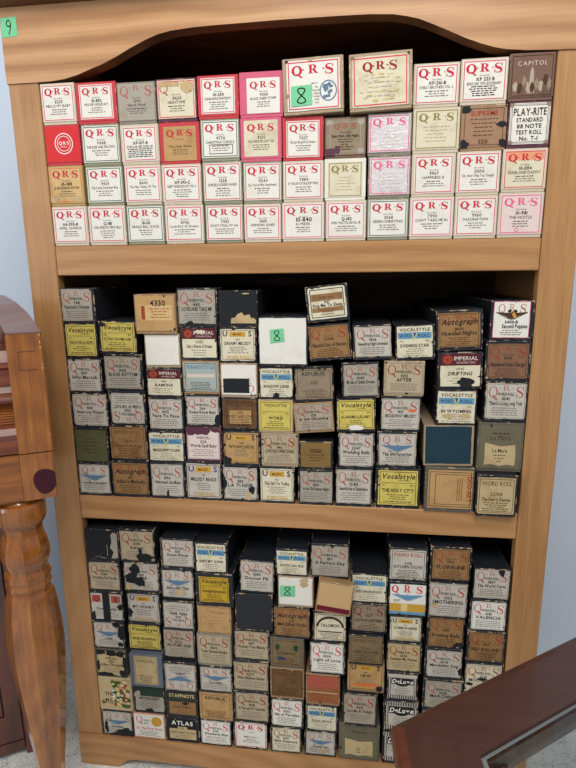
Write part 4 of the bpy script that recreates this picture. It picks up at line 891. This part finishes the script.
('L', 'd3', 0.2223, 0.0, 0.296, 0.0588, 0.0532, 0.0, 'kraft', 'plain2', 'kraft', '', '', 'plain kraft end with faint circle, third down in fourth column, bottom shelf', ''),
('L', 'd4', 0.2199, 0.0, 0.2333, 0.0606, 0.0624, 0.0, 'grey', 'old', 'tanp', 'Your Bonnie Banks', '1000', 'tan-grey label in grey frame, fourth down in fourth column, bottom shelf', ''),
('L', 'd5', 0.2202, 0.0, 0.1786, 0.0588, 0.0544, 0.0, 'k', 'bird', 'pale', 'Cow Bells', '1131', 'white label with blue wings, fifth down in fourth column, bottom shelf', ''),
('L', 'd6', 0.2184, 0.0, 0.1217, 0.0603, 0.0566, 0.0, 'kraft', 'repub2', 'kraft', 'REPUBLIC', '', 'orange-tan label with black heading, sixth down in fourth column, bottom shelf', ''),
('L', 'd7', 0.216, 0.0, 0.0677, 0.057, 0.0537, 0.0, 'k', 'old', 'white', 'Weatherly Blue', '1232', 'white label with red letters, bottom box in fourth column, bottom shelf', ''),
('L', 'e1', 0.2973, 0.0, 0.3794, 0.0573, 0.0598, -1, 'k', 'old', 'pale', 'Doctor PK', '1280', 'pale label under a long dark lid, top box in fifth column, bottom shelf', ''),
('L', 'e2', 0.2916, -0.002, 0.3106, 0.0634, 0.0685, 0.0, 'k', 'none', 'k', '', '', 'bare unlabelled black end, second down in fifth column, bottom shelf', ''),
('L', 'e3', 0.2859, 0.0, 0.2497, 0.0612, 0.0606, 0.0, 'k', 'old', 'tanp', 'Rockaby Your Melody', '1107', 'tan label with rounded corners, third down in fifth column, bottom shelf', ''),
('L', 'e4', 0.2833, 0.0, 0.1881, 0.0617, 0.0613, 0.0, 'k', 'old', 'tanp', 'When Shadows Gather', '1277', 'grey-tan label with faint letters, fourth down in fifth column, bottom shelf', ''),
('L', 'e5', 0.2825, 0.0, 0.1255, 0.0624, 0.0623, 0.0, 'k', 'old', 'tanp', 'In The Land Of Yesterday', '1148', 'tan label in thick black frame, fifth down in fifth column, bottom shelf', ''),
('L', 'e6', 0.2789, 0.0, 0.0677, 0.0612, 0.0575, 0.0, 'k', 'mod', 'white', '8MELODY 1', '', 'white label with bold red border, bottom box in fifth column, bottom shelf', ''),
('L', 'f1', 0.3561, 0.0, 0.4148, 0.0534, 0.0483, 0.0, 'k', 'vb', 'cream', 'SOUTH SEA ISLE', '110', 'cream label with torn blue banner, top box in sixth column, bottom shelf', ''),
('L', 'f2', 0.362, 0.0, 0.3588, 0.0583, 0.0557, 0.0, 'tan', 'blank', 'white', '', '', 'white end with green tape, second down in sixth column, bottom shelf', 'st=.25,.5,.45,.42,8;T=.75,.85,.14,.2,tan'),
('L', 'f3', 0.355, 0.0, 0.2993, 0.0601, 0.0592, 0.0, 'k', 'auto', 'bkraft', 'IMAGINATION', '1026', 'brown label with script heading, third down in sixth column, bottom shelf', ''),
('L', 'f4', 0.3466, 0.0, 0.2411, 0.0577, 0.0578, 0.0, 'kgrey', 'ryth', 'dtan', 'RYTHMODIK', '', 'dull brown label with green ornament, fourth down in sixth column, bottom shelf', ''),
('L', 'f5', 0.346, 0.0, 0.1797, 0.0585, 0.0611, 0.0, 'kraft', 'brown', 'dbrown', '', '', 'dark brown end with worn pale top, fifth down in sixth column, bottom shelf', ''),
('L', 'f6', 0.3453, 0.0, 0.1208, 0.0572, 0.0586, 0.0, 'k', 'old', 'white', 'Isle of Paradise', '1002', 'white label with red letters, sixth down in sixth column, bottom shelf', ''),
('L', 'f7', 0.3423, 0.0, 0.0677, 0.0553, 0.0528, 0.0, 'k', 'old', 'cream', 'Ellie Dearest', '1001', 'cream label with orange red letters, bottom box in sixth column, bottom shelf', ''),
('L', 'g1', 0.418, 0.0, 0.4157, 0.0615, 0.0601, 0.0, 'k', 'old', 'grey', 'A Perfect Day', '187', 'grey-white label with clear title, top box in seventh column, bottom shelf', 'm=.03,.03,.06,.06'),
('L', 'g2', 0.4226, -0.012, 0.3551, 0.057, 0.0602, -7, 'kraft', 'maroon', 'kraftp', '', '', 'tilted kraft flap with maroon stripe, second down in seventh column, bottom shelf', ''),
('L', 'g3', 0.4179, 0.0, 0.2962, 0.0547, 0.0586, 0.0, 'k', 'salom', 'cream', 'SALOMON', '', 'cream label with dark ornate arch, third down in seventh column, bottom shelf', ''),
('L', 'g4', 0.4147, 0.0, 0.2346, 0.0589, 0.0613, 0.0, 'k', 'old', 'white', 'Light of Love', '1009', 'white label with soft torn edges, fourth down in seventh column, bottom shelf', ''),
('L', 'g5', 0.4072, 0.0, 0.1736, 0.0578, 0.0607, 0.0, 'kraft', 'rust', 'rust', '', '', 'rust-coloured label in two tones, fifth down in seventh column, bottom shelf', ''),
('L', 'g6', 0.4057, 0.0, 0.1194, 0.0552, 0.0539, 0.0, 'k', 'vb', 'cream', 'DOG SPOT', '113', 'cream label with pale blue banner, sixth down in seventh column, bottom shelf', ''),
('L', 'g7', 0.4031, 0.0, 0.0677, 0.0554, 0.0514, 0.0, 'k', 'bird', 'pale', 'Dreamland', '1129', 'white label, blue wings, brown stain, bottom box in seventh column, bottom shelf', 'T=.6,.2,.06,.2,tan'),
('L', 'h1', 0.4812, 0.0, 0.3744, 0.0577, 0.0522, 0.0, 'k', 'vb', 'cream', 'EVER DANCING BLUE BY', '113', 'cream label with blue banner, top box in eighth column, bottom shelf', ''),
('L', 'h2', 0.4814, 0.0, 0.3198, 0.0585, 0.0543, 0.0, 'k', 'auto3', 'taupe', 'SOUTH IN LIGHTNING', '1027', 'taupe label with dark red letters, second down in eighth column, bottom shelf', ''),
('L', 'h3', 0.4781, -0.006, 0.2643, 0.0572, 0.0553, 0.0, 'k', 'brown', 'dtan', 'SWEET MOUNTAIN', '12204', 'brown label with double frame, third down in eighth column, bottom shelf', ''),
('L', 'h4', 0.479, 0.0, 0.2067, 0.061, 0.0573, 0.0, 'kraft', 'us', 'kraft', 'NEW', '1087', 'scuffed label with U, S and orange base, fourth down in eighth column, bottom shelf', 'T=.9,.08,.1,.12,k/.5,.2,.4,.06,orange'),
('L', 'h5', 0.4699, -0.005, 0.142, 0.059, 0.0644, 0.0, 'k', 'old', 'taupe2', 'Love Me At Twilight', '1120', 'taupe label with brownish letters, fifth down in eighth column, bottom shelf', ''),
('L', 'h6', 0.47, 0.0, 0.0677, 0.0697, 0.074, 0.0, 'kolive', 'lamere', 'ogrey', '', '', 'olive grey end with wavy tan label, bottom box in eighth column, bottom shelf', ''),
('L', 'i1', 0.5414, 0.0, 0.4171, 0.0598, 0.0586, 0.0, 'k', 'plain3', 'pale', 'KITCHEN STOVE', '4018', 'pale label with red heading and signature, top box in ninth column, bottom shelf', ''),
('L', 'i2', 0.5421, 0.0, 0.3554, 0.0597, 0.0614, 0.0, 'k', 'qgold', 'white', '', '', 'white and gold label with blue base, second down in ninth column, bottom shelf', ''),
('L', 'i3', 0.5413, 0.0, 0.3069, 0.0521, 0.0482, 0.0, 'k', 'us', 'cream', 'SOMEWHERE', '1152', 'cream label with black U and S, third down in ninth column, bottom shelf', ''),
('L', 'i4', 0.5406, 0.0, 0.2504, 0.0567, 0.0562, 0.0, 'k', 'old', 'ptan', 'Dearest My Fairest', '1236', 'cream-tan label with orange letters, fourth down in ninth column, bottom shelf', ''),
('L', 'i5', 0.5396, 0.0, 0.1949, 0.0503, 0.0552, 0.0, 'k', 'deluxe', 'pale', 'DELUXE', '', 'label with black striped border, fifth down in ninth column, bottom shelf', ''),
('L', 'i6', 0.5387, 0.0, 0.1342, 0.0584, 0.0605, 0.0, 'k', 'deluxe', 'pale', 'DELUXE', '', 'striped label behind the table corner, sixth down in ninth column, bottom shelf', ''),
('L', 'i7', 0.5386, 0.0, 0.0677, 0.0584, 0.0662, 0.0, 'k', 'deluxe', 'pale', 'DELUXE', '', 'striped label on the bottom rail, bottom box in ninth column, bottom shelf', ''),
('L', 'j1', 0.606, 0.0, 0.4223, 0.062, 0.0589, 0.0, 'k', 'auto2', 'bkraft', 'FLORELINE', '1026', 'brown label with red letters, top box in tenth column, bottom shelf', ''),
('L', 'j2', 0.6042, -0.004, 0.3595, 0.0596, 0.0625, 0.0, 'k', 'old', 'pale', 'SMOTHERING', '1303', 'pale label with brown stain at left, second down in tenth column, bottom shelf', 'T=.15,.32,.1,.07,tan'),
('L', 'j3', 0.6042, 0.0, 0.3014, 0.0577, 0.0578, 0.0, 'k', 'auto2', 'bkraft', 'Evening Bells', '1001', 'brown label with torn lower right, third down in tenth column, bottom shelf', 'T=.95,.08,.25,.1,k'),
('L', 'j4', 0.6034, 0.0, 0.2431, 0.0595, 0.058, 0.0, 'k', 'old', 'pale', 'Mandolins Sing', '1078', 'grey label, black chip at right, fourth down in tenth column, bottom shelf', 'T=.97,.25,.06,.15,k'),
('L', 'j5', 0.6053, 0.0, 0.1838, 0.0644, 0.059, 0.0, 'k', 'old', 'grey', 'MARCHING', '1058', 'grey-tan label half covered by table, fifth down in tenth column, bottom shelf', ''),
('L', 'k1', 0.6697, 0.0, 0.3933, 0.0549, 0.0545, 0.0, 'k', 'old', 'pale', 'The World Turns', '1837', 'white label with dark chip on top edge, top box in rightmost column, bottom shelf', 'T=.78,.95,.1,.15,k'),
('L', 'k2', 0.6675, 0.0, 0.3377, 0.0562, 0.0553, 0.0, 'k', 'old', 'white', 'VALENCIA', '1081', 'pinkish-white label with bold title, second down in rightmost column, bottom shelf', ''),
('L', 'k3', 0.6677, 0.0, 0.2797, 0.0587, 0.0578, 0.0, 'k', 'auto2', 'bkraft', 'NIGHT OF KILLARNEY', '1104', 'brown label with pale scratch, third down in rightmost column, bottom shelf', ''),
('L', 'k4', 0.6684, 0.0, 0.2194, 0.0595, 0.0599, 0.0, 'k', 'old', 'cream', 'MOONBEAMS', '1201', 'cream label partly hidden by the table, fourth down in rightmost column, bottom shelf', 'T=.1,.3,.12,.06,k/.45,.5,.14,.05,k'),
('L', 'j6', 0.604, 0, 0.1258, 0.0616, 0.0577, 0, 'k', 'old', 'pale', 'SWEET DREAMS', '1101', 'black box hidden behind the table, sixth down in tenth column, bottom shelf', ''),
('L', 'j7', 0.604, 0, 0.0677, 0.0616, 0.0578, 0, 'k', 'old', 'pale', 'SWEET DREAMS', '1101', 'black box hidden behind the table, bottom box in tenth column, bottom shelf', ''),
('L', 'k5', 0.6685, 0, 0.1689, 0.0586, 0.0503, 0, 'k', 'old', 'pale', 'SWEET DREAMS', '1101', 'black box hidden behind the table, fifth down in rightmost column, bottom shelf', ''),
('L', 'k6', 0.6685, 0, 0.1183, 0.0586, 0.0503, 0, 'k', 'old', 'pale', 'SWEET DREAMS', '1101', 'black box hidden behind the table, sixth down in rightmost column, bottom shelf', ''),
('L', 'k7', 0.6685, 0, 0.0677, 0.0586, 0.0504, 0, 'k', 'old', 'pale', 'SWEET DREAMS', '1101', 'black box hidden behind the table, bottom box in rightmost column, bottom shelf', '')
]
GROUPS = {'T': 'roll boxes on the top shelf', 'M': 'roll boxes on the middle shelf', 'L': 'roll boxes on the bottom shelf'}
DEPTH = 0.31
def roll_box(q):
    sec, bid, x, y, z, w, h, roll, body, tmpl, pap, title, num, label, extra = q
    rng = random.Random(sec+bid)
    ex = {}
    for kv in extra.split(';'):
        if '=' in kv:
            k, v = kv.split('=', 1); ex[k] = v
    bm_ = BODY[body]
    rl = math.radians(roll)
    h -= w*abs(math.sin(rl))*0.5
    dep = DEPTH-0.004*rng.random()
    # lower tray is the thing itself
    mb = MB(); mb.box(-w/2+0.0006, w/2-0.0006, 0.0007, dep-0.0007, 0, h*0.9, bm_, 0.0006)
    root = mb.build('piano_roll_box')
    root.location = (x, y, z+0.0004+w/2*abs(math.sin(rl))); root.rotation_euler = (0, -rl, 0)
    tag(root, label, 'roll box', GROUPS[sec])
    mb = MB(); mb.box(-w/2, w/2, 0, dep, min(0.0035, h*.06), h, bm_, 0.0008)
    mb.build('lid', root)
    if tmpl == 'none': return
    # label margins left, right, bottom, top
    if 'm' in ex: ml, mr, mbm, mt = [float(v) for v in ex['m'].split(',')]
    elif body in ('k', 'kolive', 'kgrey'):
        ml = rng.uniform(.02, .065); mr = rng.uniform(.02, .065); mbm = rng.uniform(.06, .10); mt = rng.uniform(.025, .07)
        if tmpl in ('torn', 'torn2'): ml = mr = mt = .02; mbm = .08
    else: ml = mr = .035; mbm = .085; mt = .04
    if 'rim' in ex: ml = mr = (1-float(ex['rim']))/1.6; mt = ml
    if body in ('red', 'pink') and tmpl == 'mod' and 'm' not in ex: ml = mr = .09; mt = .06; mbm = .12
    mbm = max(mbm, 0.0042/h)
    x0, x1 = -w/2+ml*w, w/2-mr*w; z0, z1 = mbm*h, h-mt*h
    mb = MB(); pm = P[pap]
    if tmpl in ('torn', 'torn2'): pm = P['k']
    jit = 0.0009 if body in ('k', 'kolive', 'tan') else 0.0002
    pts = []
    N = 7; cut = rng.choice((0.0001, 0.0002, 0.0004, 0.0014)) if jit > .0005 else 0.0004
    def side(a, b):
        for i in range(N):
            t = i/(N-1)
            pts.append((a[0]+(b[0]-a[0])*t+rng.uniform(-jit, jit)*.5, a[1]+(b[1]-a[1])*t+rng.uniform(-jit, jit)*.5))
    side((x0+cut, z0), (x1-cut, z0)); side((x1, z0+cut), (x1, z1-cut)); side((x1-cut, z1), (x0+cut, z1)); side((x0, z1-cut), (x0, z0+cut))
    mb.prism(pts, -0.0003, 0.00005, pm)
    F = Face(mb, x0, x1, z0, z1, -0.0003, 'flip' in ex)
    draw(F, dict(t=tmpl, ex=ex, title=title, num=num, id=bid, paper=pap), rng)
    if 'P' in ex:
        u, v, ru, rv, m_ = ex['P'].split(','); u, v, ru, rv = map(float, (u, v, ru, rv)); F.flip = False
        F.rect(u-ru, v-rv, u+ru, v+rv, P[m_])
    if 'T' in ex:
        F.flip = False
        for tr in ex['T'].split('/'):
            u, v, ru, rv, m_ = tr.split(','); 
            F.blob(float(u), float(v), float(ru), float(rv), P[m_] if m_ in P else BODY['plum'] if m_ == 'plum' else INK[m_], rng, 18, (-.03, 1.03))
    # scuffs where the paper has flaked
    if body in ('k', 'kraft', 'tan', 'kolive') and tmpl not in ('blank', 'torn', 'torn2', 'maroon'):
        for k in range(rng.randint(1, 5)):
            u, v = rng.choice([(0, rng.random()), (1, rng.random()), (rng.random(), 0), (rng.random(), 1), (rng.choice((0, 1)), rng.choice((0, 1)))])
            F.blob(u, v, rng.uniform(.015, .055), rng.uniform(.015, .05), P[rng.choice(['k', 'tan', 'k', 'taupe'])], rng, 10, (-.02, 1.02))
    lb = mb.build('end_paper' if tmpl in ('blank', 'torn', 'torn2', 'maroon', 'seal') else 'label', root)
    if 'st' in ex:
        u, v, su, sv, ch = ex['st'].split(','); u, v, su, sv = map(float, (u, v, su, sv))
        tape(root, su*(x1-x0), sv*(z1-z0), ch, -0.0009, x0+u*(x1-x0), z0+v*(z1-z0), rng, math.radians(-4 if h > .065 and sec == 'M' else 0))
for q in BOXES: roll_box(q)

# ------------------------------------------------------------------ wooden cabinet with turned leg, at the left
OX, OY = 0.0091, -0.1517
cab = empty('wooden_cabinet', (OX, OY, 0), math.radians(30))
tag(cab, 'glossy orange-brown wooden cabinet with turned leg, left of the bookcase', 'cabinet')
# local x = to the right along the front, local y = back into the cabinet
def cpart(mbx, name, smooth=False): return mbx.build(name, cab, smooth)
# post head: front block whose right side splays back
mb = MB(); mb.vprism([(0.0, 0), (0.0402, 0), (0.0422, 0.0015), (0.029, 0.14), (0.0, 0.14)], 0.6665, 0.8265, pine_z)
cpart(mb, 'post')
mb = MB(); mb.vprism([(0.0, 0), (0.0402, 0), (0.0422, 0.0015), (0.029, 0.14), (0.0, 0.14)], 0.5995, 0.6650, pine_z)
cpart(mb, 'post_foot')
# arm: rises and turns left behind the post
L = [(0.0, 0.0, .8268), (0.0005, 0.0, .8285), (-0.0075, .04, .8375), (-0.02, .07, .8465), (-0.034, .10, .8560), (-0.055, .15, .8660), (-0.085, .2, .8700), (-0.12, .26, .8705)]
Rr = [(0.0425, 0.0, .8268), (0.0425, 0.0, .8288), (0.0335, .04, .8400), (0.0240, .07, .8510), (0.0100, .10, .8630), (-0.008, .15, .8716), (-0.03, .2, .8729), (-0.06, .26, .8729)]
mb = MB(); vs = []; fs = []
for (a, b_) in zip(L, Rr):
    lo = 0.8267 if a[1] < 0.05 else 0.80
    vs += [a, b_, (b_[0]-.002, b_[1], lo), (a[0]+.002, a[1], lo)]
for i in range(len(L)-1):
    k = 4*i
    for j in range(4): fs.append((k+j, k+(j+1) % 4, k+4+(j+1) % 4, k+4+j))
fs += [(0, 1, 2, 3), tuple(4*(len(L)-1)+j for j in (3, 2, 1, 0))]
mb.add(vs, fs, arm_mat); cpart(mb, 'arm_top')
mb = MB(); mb.prism([(0.0127, .804), (0.0325, .8045), (0.0325, .8035), (0.0127, .803)], -0.0003, 0, maroon_z)
mb.prism([(0.0127, .780), (0.0345, .7795), (0.0345, .7787), (0.0127, .7792)], -0.0003, 0, maroon_z)
mb.prism([(0.0127, .803), (0.0134, .803), (0.0134, .780), (0.0127, .780)], -0.0003, 0, maroon_z)
cpart(mb, 'inlaid_patch')
mb = MB(); rg = random.Random(5)
for zc in (.8245, .815, .808, .786, .781, .690):
    hh = rg.uniform(.001, .0028); ww = rg.uniform(.0006, .0016)
    mb.prism([(0.0401-ww, zc), (0.0401, zc-hh), (0.04025, zc), (0.0401, zc+hh)], -0.0002, 0.0, flat('bare_wood_chip', srgb(206, 164, 120), .7) if 'bare_wood_chip' not in bpy.data.materials else bpy.data.materials['bare_wood_chip'])
cpart(mb, 'chipped_edge')
# knot in the foot of the post
mb = MB(); kn = []
for i in range(28):
    a = 2*math.pi*i/28; rr = 1+.05*math.sin(3*a+.5)
    kn.append((min(0.0415, 0.0285+0.0152*rr*math.cos(a)), 0.6245+0.0178*rr*math.sin(a)))
mb.prism(kn, -0.0004, 0.0002, flat('purple_brown_knot', srgb(58, 12, 24), 0.45, 0.3, 0.0)); cpart(mb, 'wood_knot')
# rail and mouldings left of the post
def rail(name, prof, mat, xr=-0.0006, xl=-0.46, smooth=False):
    m_ = MB(); n = len(prof)
    vs = [(xr, y, z) for y, z in prof]+[(xl, y, z) for y, z in prof]
    m_.add(vs, [tuple(range(n)), tuple(range(2*n-1, n-1, -1))]+[(i, (i+1) % n, n+(i+1) % n, n+i) for i in range(n)], mat)
    return cpart(m_, name)
rail('lower_rail', [(0.0015, .5995), (0.0015, .6650), (0.22, .6650), (0.22, .5995)], pine_x)
rail('front_rail', [(0.004, .6668), (0.004, .683), (0.0065, .692), (0.012, .700), (0.020, .7035), (0.20, .7035), (0.20, .6668)], maroon_x)
rail('reeded_strip', [(0.024, .704)]+[(0.024+(0.0018 if i % 2 else 0), .704+.0018*i) for i in range(1, 17)]+[(0.2, .733), (0.2, .704)], pine_x)
rail('ledge', [(0.016, .734), (0.0145, .738), (0.016, .742), (0.024, .744), (0.2, .744), (0.2, .734)], maroon_x)
rail('fall_board', [(0.034, .7445), (0.038, .752), (0.040, .775), (0.036, .779), (0.044, .785), (0.052, .800), (0.050, .805), (0.062, .812), (0.072, .832), (0.2, .838), (0.2, .7445)], maroon_x)
mb = MB(); mb.box(-0.46, -0.135, 0.2005, 0.33, 0.6655, 0.866, maroon_x, .004); cpart(mb, 'upper_body')
# lower front panel and side
mb = MB(); mb.box(-0.46, -0.0705, 0.2205, 0.238, 0.012, 0.599, maroon_z, 0.001)
cpart(mb, 'lower_panel')
mb = MB(); mb.box(-0.0695, -0.012, 0.2195, 0.240, 0.0, 0.599, maroon_z, 0.002); cpart(mb, 'corner_stile')
mb = MB(); mb.box(-0.030, -0.012, 0.2405, 0.33, 0.0, 0.599, maroon_z, 0.001); cpart(mb, 'side_panel')
mb = MB(); mb.box(-0.46, -0.0312, 0.31, 0.33, 0.0, 0.599, maroon_z); cpart(mb, 'back_panel')
gm = flat('groove_shadow_line', srgb(34, 14, 10), 0.6)
mb = MB()
for x0_, x1_, z0_, z1_ in ((-0.44, -0.098, .0945, .0975), (-0.101, -0.098, .0975, .50), (-0.44, -0.098, .50, .503), (-0.46, -0.0705, .035, .0365)):
    mb.box(x0_, x1_, 0.2198, 0.2204, z0_, z1_, gm)
cpart(mb, 'panel_groove')
# faceted turned leg
prof = [(0.599, 0.024), (0.5925, 0.028), (0.59, 0.0322), (0.585, 0.0338), (0.578, 0.0336), (0.57, 0.0338), (0.563, 0.033), (0.5585, 0.031), (0.5565, 0.0272), (0.5527, 0.0262), (0.5465, 0.0256), (0.541, 0.0264), (0.5356, 0.028), (0.529, 0.0298), (0.523, 0.031), (0.512, 0.0324), (0.505, 0.032), (0.5009, 0.0314), (0.4945, 0.0296), (0.4897, 0.0277), (0.485, 0.0274), (0.482, 0.029), (0.4785, 0.0305), (0.474, 0.0308), (0.47, 0.0294), (0.4687, 0.0284), (0.4665, 0.0292), (0.464, 0.0306), (0.46, 0.0306), (0.4565, 0.0288), (0.4541, 0.0278), (0.4508, 0.0288), (0.4459, 0.0316), (0.438, 0.0328), (0.4311, 0.0338), (0.4145, 0.0353), (0.3894, 0.0374), (0.365, 0.0383), (0.3553, 0.0383), (0.3171, 0.0362), (0.2763, 0.0328), (0.2402, 0.0294), (0.2034, 0.0258), (0.16, 0.0214), (0.1315, 0.0186), (0.09, 0.0165), (0.055, 0.016), (0.05, 0.022), (0.034, 0.0235), (0.014, 0.022), (0.0, 0.0195)]
def leg_mesh(name, parent, prof, lx, ly, mat, nseg=40, facets=8, turned=lambda z: True):
    m_ = MB(); vs = []
    for z, r in prof:
        k = 1.0 if turned(z) else 0.0
        for i in range(nseg):
            a = 2*math.pi*i/nseg
            b_ = (a % (2*math.pi/facets))-math.pi/facets
            fr = math.cos(math.pi/facets)/math.cos(b_)
            rr = r*(1-k+k*fr*1.02)
            vs.append((lx+rr*math.cos(a), ly+rr*math.sin(a), z))
    fs = [(j*nseg+i, j*nseg+(i+1) % nseg, (j+1)*nseg+(i+1) % nseg, (j+1)*nseg+i) for j in range(len(prof)-1) for i in range(nseg)]
    fs += [tuple(range(nseg)), tuple((len(prof)-1)*nseg+i for i in reversed(range(nseg)))]
    m_.add(vs, fs, mat)
    o = m_.build(name, parent, False)
    return o
# leg axis in world -> local
lxw, lyw = -0.0165, -0.1275
dx, dy = lxw-OX, lyw-OY; c30, s30 = math.cos(math.radians(30)), math.sin(math.radians(30))
LX, LY = dx*c30+dy*s30, -dx*s30+dy*c30
leg = leg_mesh('turned_leg', cab, prof, LX, LY, pine_z, 48, 8, lambda z: z < .556)
# second leg at the far left end, outside the picture, carries the other end
leg2 = leg.copy(); COL.objects.link(leg2); leg2.parent = cab; leg2.location = (-0.36, 0, 0)

# ------------------------------------------------------------------ hexagonal table with glass top
TZ = 0.42; S_ = 0.42; A_ = Vector((0.4967, -0.2751)); a0 = math.radians(55.9)
d_ = [Vector((math.sin(a0+math.radians(60*k)), math.cos(a0+math.radians(60*k)))) for k in range(6)]
corner = [A_.copy()]
for k in range(5): corner.append(corner[-1]+d_[k]*S_)
ctr = sum(corner, Vector((0, 0)))/6
tb = empty('glass_top_table', (ctr.x, ctr.y, 0))
tag(tb, 'dark mahogany table with inset glass top in front of the bookcase', 'table')
R0 = (corner[0]-ctr).length; ang0 = math.atan2(corner[0].y-ctr.y, corner[0].x-ctr.x)
SH = d_[0]*0.012
def hexpt(r, k):
    a = ang0-math.radians(60*k); f_ = 1.0 if r < R0-0.06 else 0.0
    return (r*math.cos(a)+SH.x*f_, r*math.sin(a)+SH.y*f_)
BAND = 0.0735/math.cos(math.radians(30))
# profile across the band: outer bullnose, flat, inner lip
prof_b = [(R0-.0000, TZ-.020), (R0+.0006, TZ-.012), (R0-.0015, TZ-.0055), (R0-.006, TZ-.0014), (R0-.0145, TZ), (R0-BAND, TZ), (R0-BAND-.0005, TZ-.0045), (R0-BAND-.009, TZ-.0045), (R0-BAND-.009, TZ-.020)]
for k in range(6):
    mb = MB(); n = len(prof_b)
    vs = []
    for kk in (k, k+1):
        for r, z in prof_b:
            x_, y_ = hexpt(r, kk); vs.append((x_, y_, z))
    fsA = [(i, (i+1) % n, n+(i+1) % n, n+i) for i in range(n)]
    mb.add(vs, fsA[4:]+[tuple(range(n)), tuple(range(2*n-1, n-1, -1))], mahog)
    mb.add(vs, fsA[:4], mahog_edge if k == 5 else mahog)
    fr_ = mb.build('frame_rail', tb)
def glass_mat():
    t = NT('clear_glass')
    t.n.remove(t.b)
    out = [n for n in t.n if n.type == 'OUTPUT_MATERIAL'][0]
    tr = t.node('ShaderNodeBsdfTransparent'); tr.inputs[0].default_value = (.93, .96, .955, 1)
    gl = t.node('ShaderNodeBsdfGlossy'); gl.inputs['Roughness'].default_value = 0.02
    fr = t.node('ShaderNodeFresnel'); fr.inputs['IOR'].default_value = 1.5
    mx = t.node('ShaderNodeMixShader'); t.link(fr.outputs[0], mx.inputs[0]); t.link(tr.outputs[0], mx.inputs[1]); t.link(gl.outputs[0], mx.inputs[2])
    t.link(mx.outputs[0], out.inputs['Surface'])
    return t.m
gmt = glass_mat()
gedge = flat('frosted_bevel', srgb(128, 134, 134), 0.25, 0.6)
mb = MB()
ro, rb, ri = R0-BAND-.001, R0-BAND-.0065, R0-BAND-.026
o1 = [hexpt(ro, k) for k in range(6)]; o2 = [hexpt(rb, k) for k in range(6)]; i1 = [hexpt(ri, k) for k in range(6)]
zb_, zt_ = TZ-.0042, TZ-.0005
vs = [(x_, y_, zb_) for x_, y_ in o1]+[(x_, y_, zb_+.002) for x_, y_ in o2]+[(x_, y_, zt_) for x_, y_ in i1]
mb.add(vs, [(i, (i+1) % 6, 6+(i+1) % 6, 6+i) for i in range(6)], gedge)
mb.add(vs, [(6+i, 6+(i+1) % 6, 12+(i+1) % 6, 12+i) for i in range(6)]+[tuple(range(12, 18)), (5, 4, 3, 2, 1, 0)], gmt)
gp = mb.build('glass_pane', tb)
for k in range(6):
    mb = MB(); p0, p1 = hexpt(R0-.034, k), hexpt(R0-.034, k+1); q0, q1 = hexpt(R0-.056, k), hexpt(R0-.056, k+1)
    mb.vprism([p0, p1, q1, q0], TZ-.085, TZ-.0203, mahog_edge); mb.build('apron', tb)
for k in range(6):
    mb = MB(); x_, y_ = hexpt(R0-.085, k); a = ang0-math.radians(60*k)
    ux, uy = math.cos(a), math.sin(a)
    rings = []
    for z, hw in ((TZ-.0203, .024), (TZ-.10, .023), (TZ-.2, .019), (0.02, .013), (0, .013)):
        rings.append([(x_+hw*(ux*sx-uy*sy), y_+hw*(uy*sx+ux*sy), z) for sx, sy in ((1, 1), (-1, 1), (-1, -1), (1, -1))])
    vs = [v for r_ in rings for v in r_]
    fs = [(4*j+i, 4*j+(i+1) % 4, 4*j+4+(i+1) % 4, 4*j+4+i) for j in range(len(rings)-1) for i in range(4)]+[(0, 1, 2, 3), (19, 18, 17, 16)]
    mb.add(vs, fs, mahog); mb.build('leg', tb)
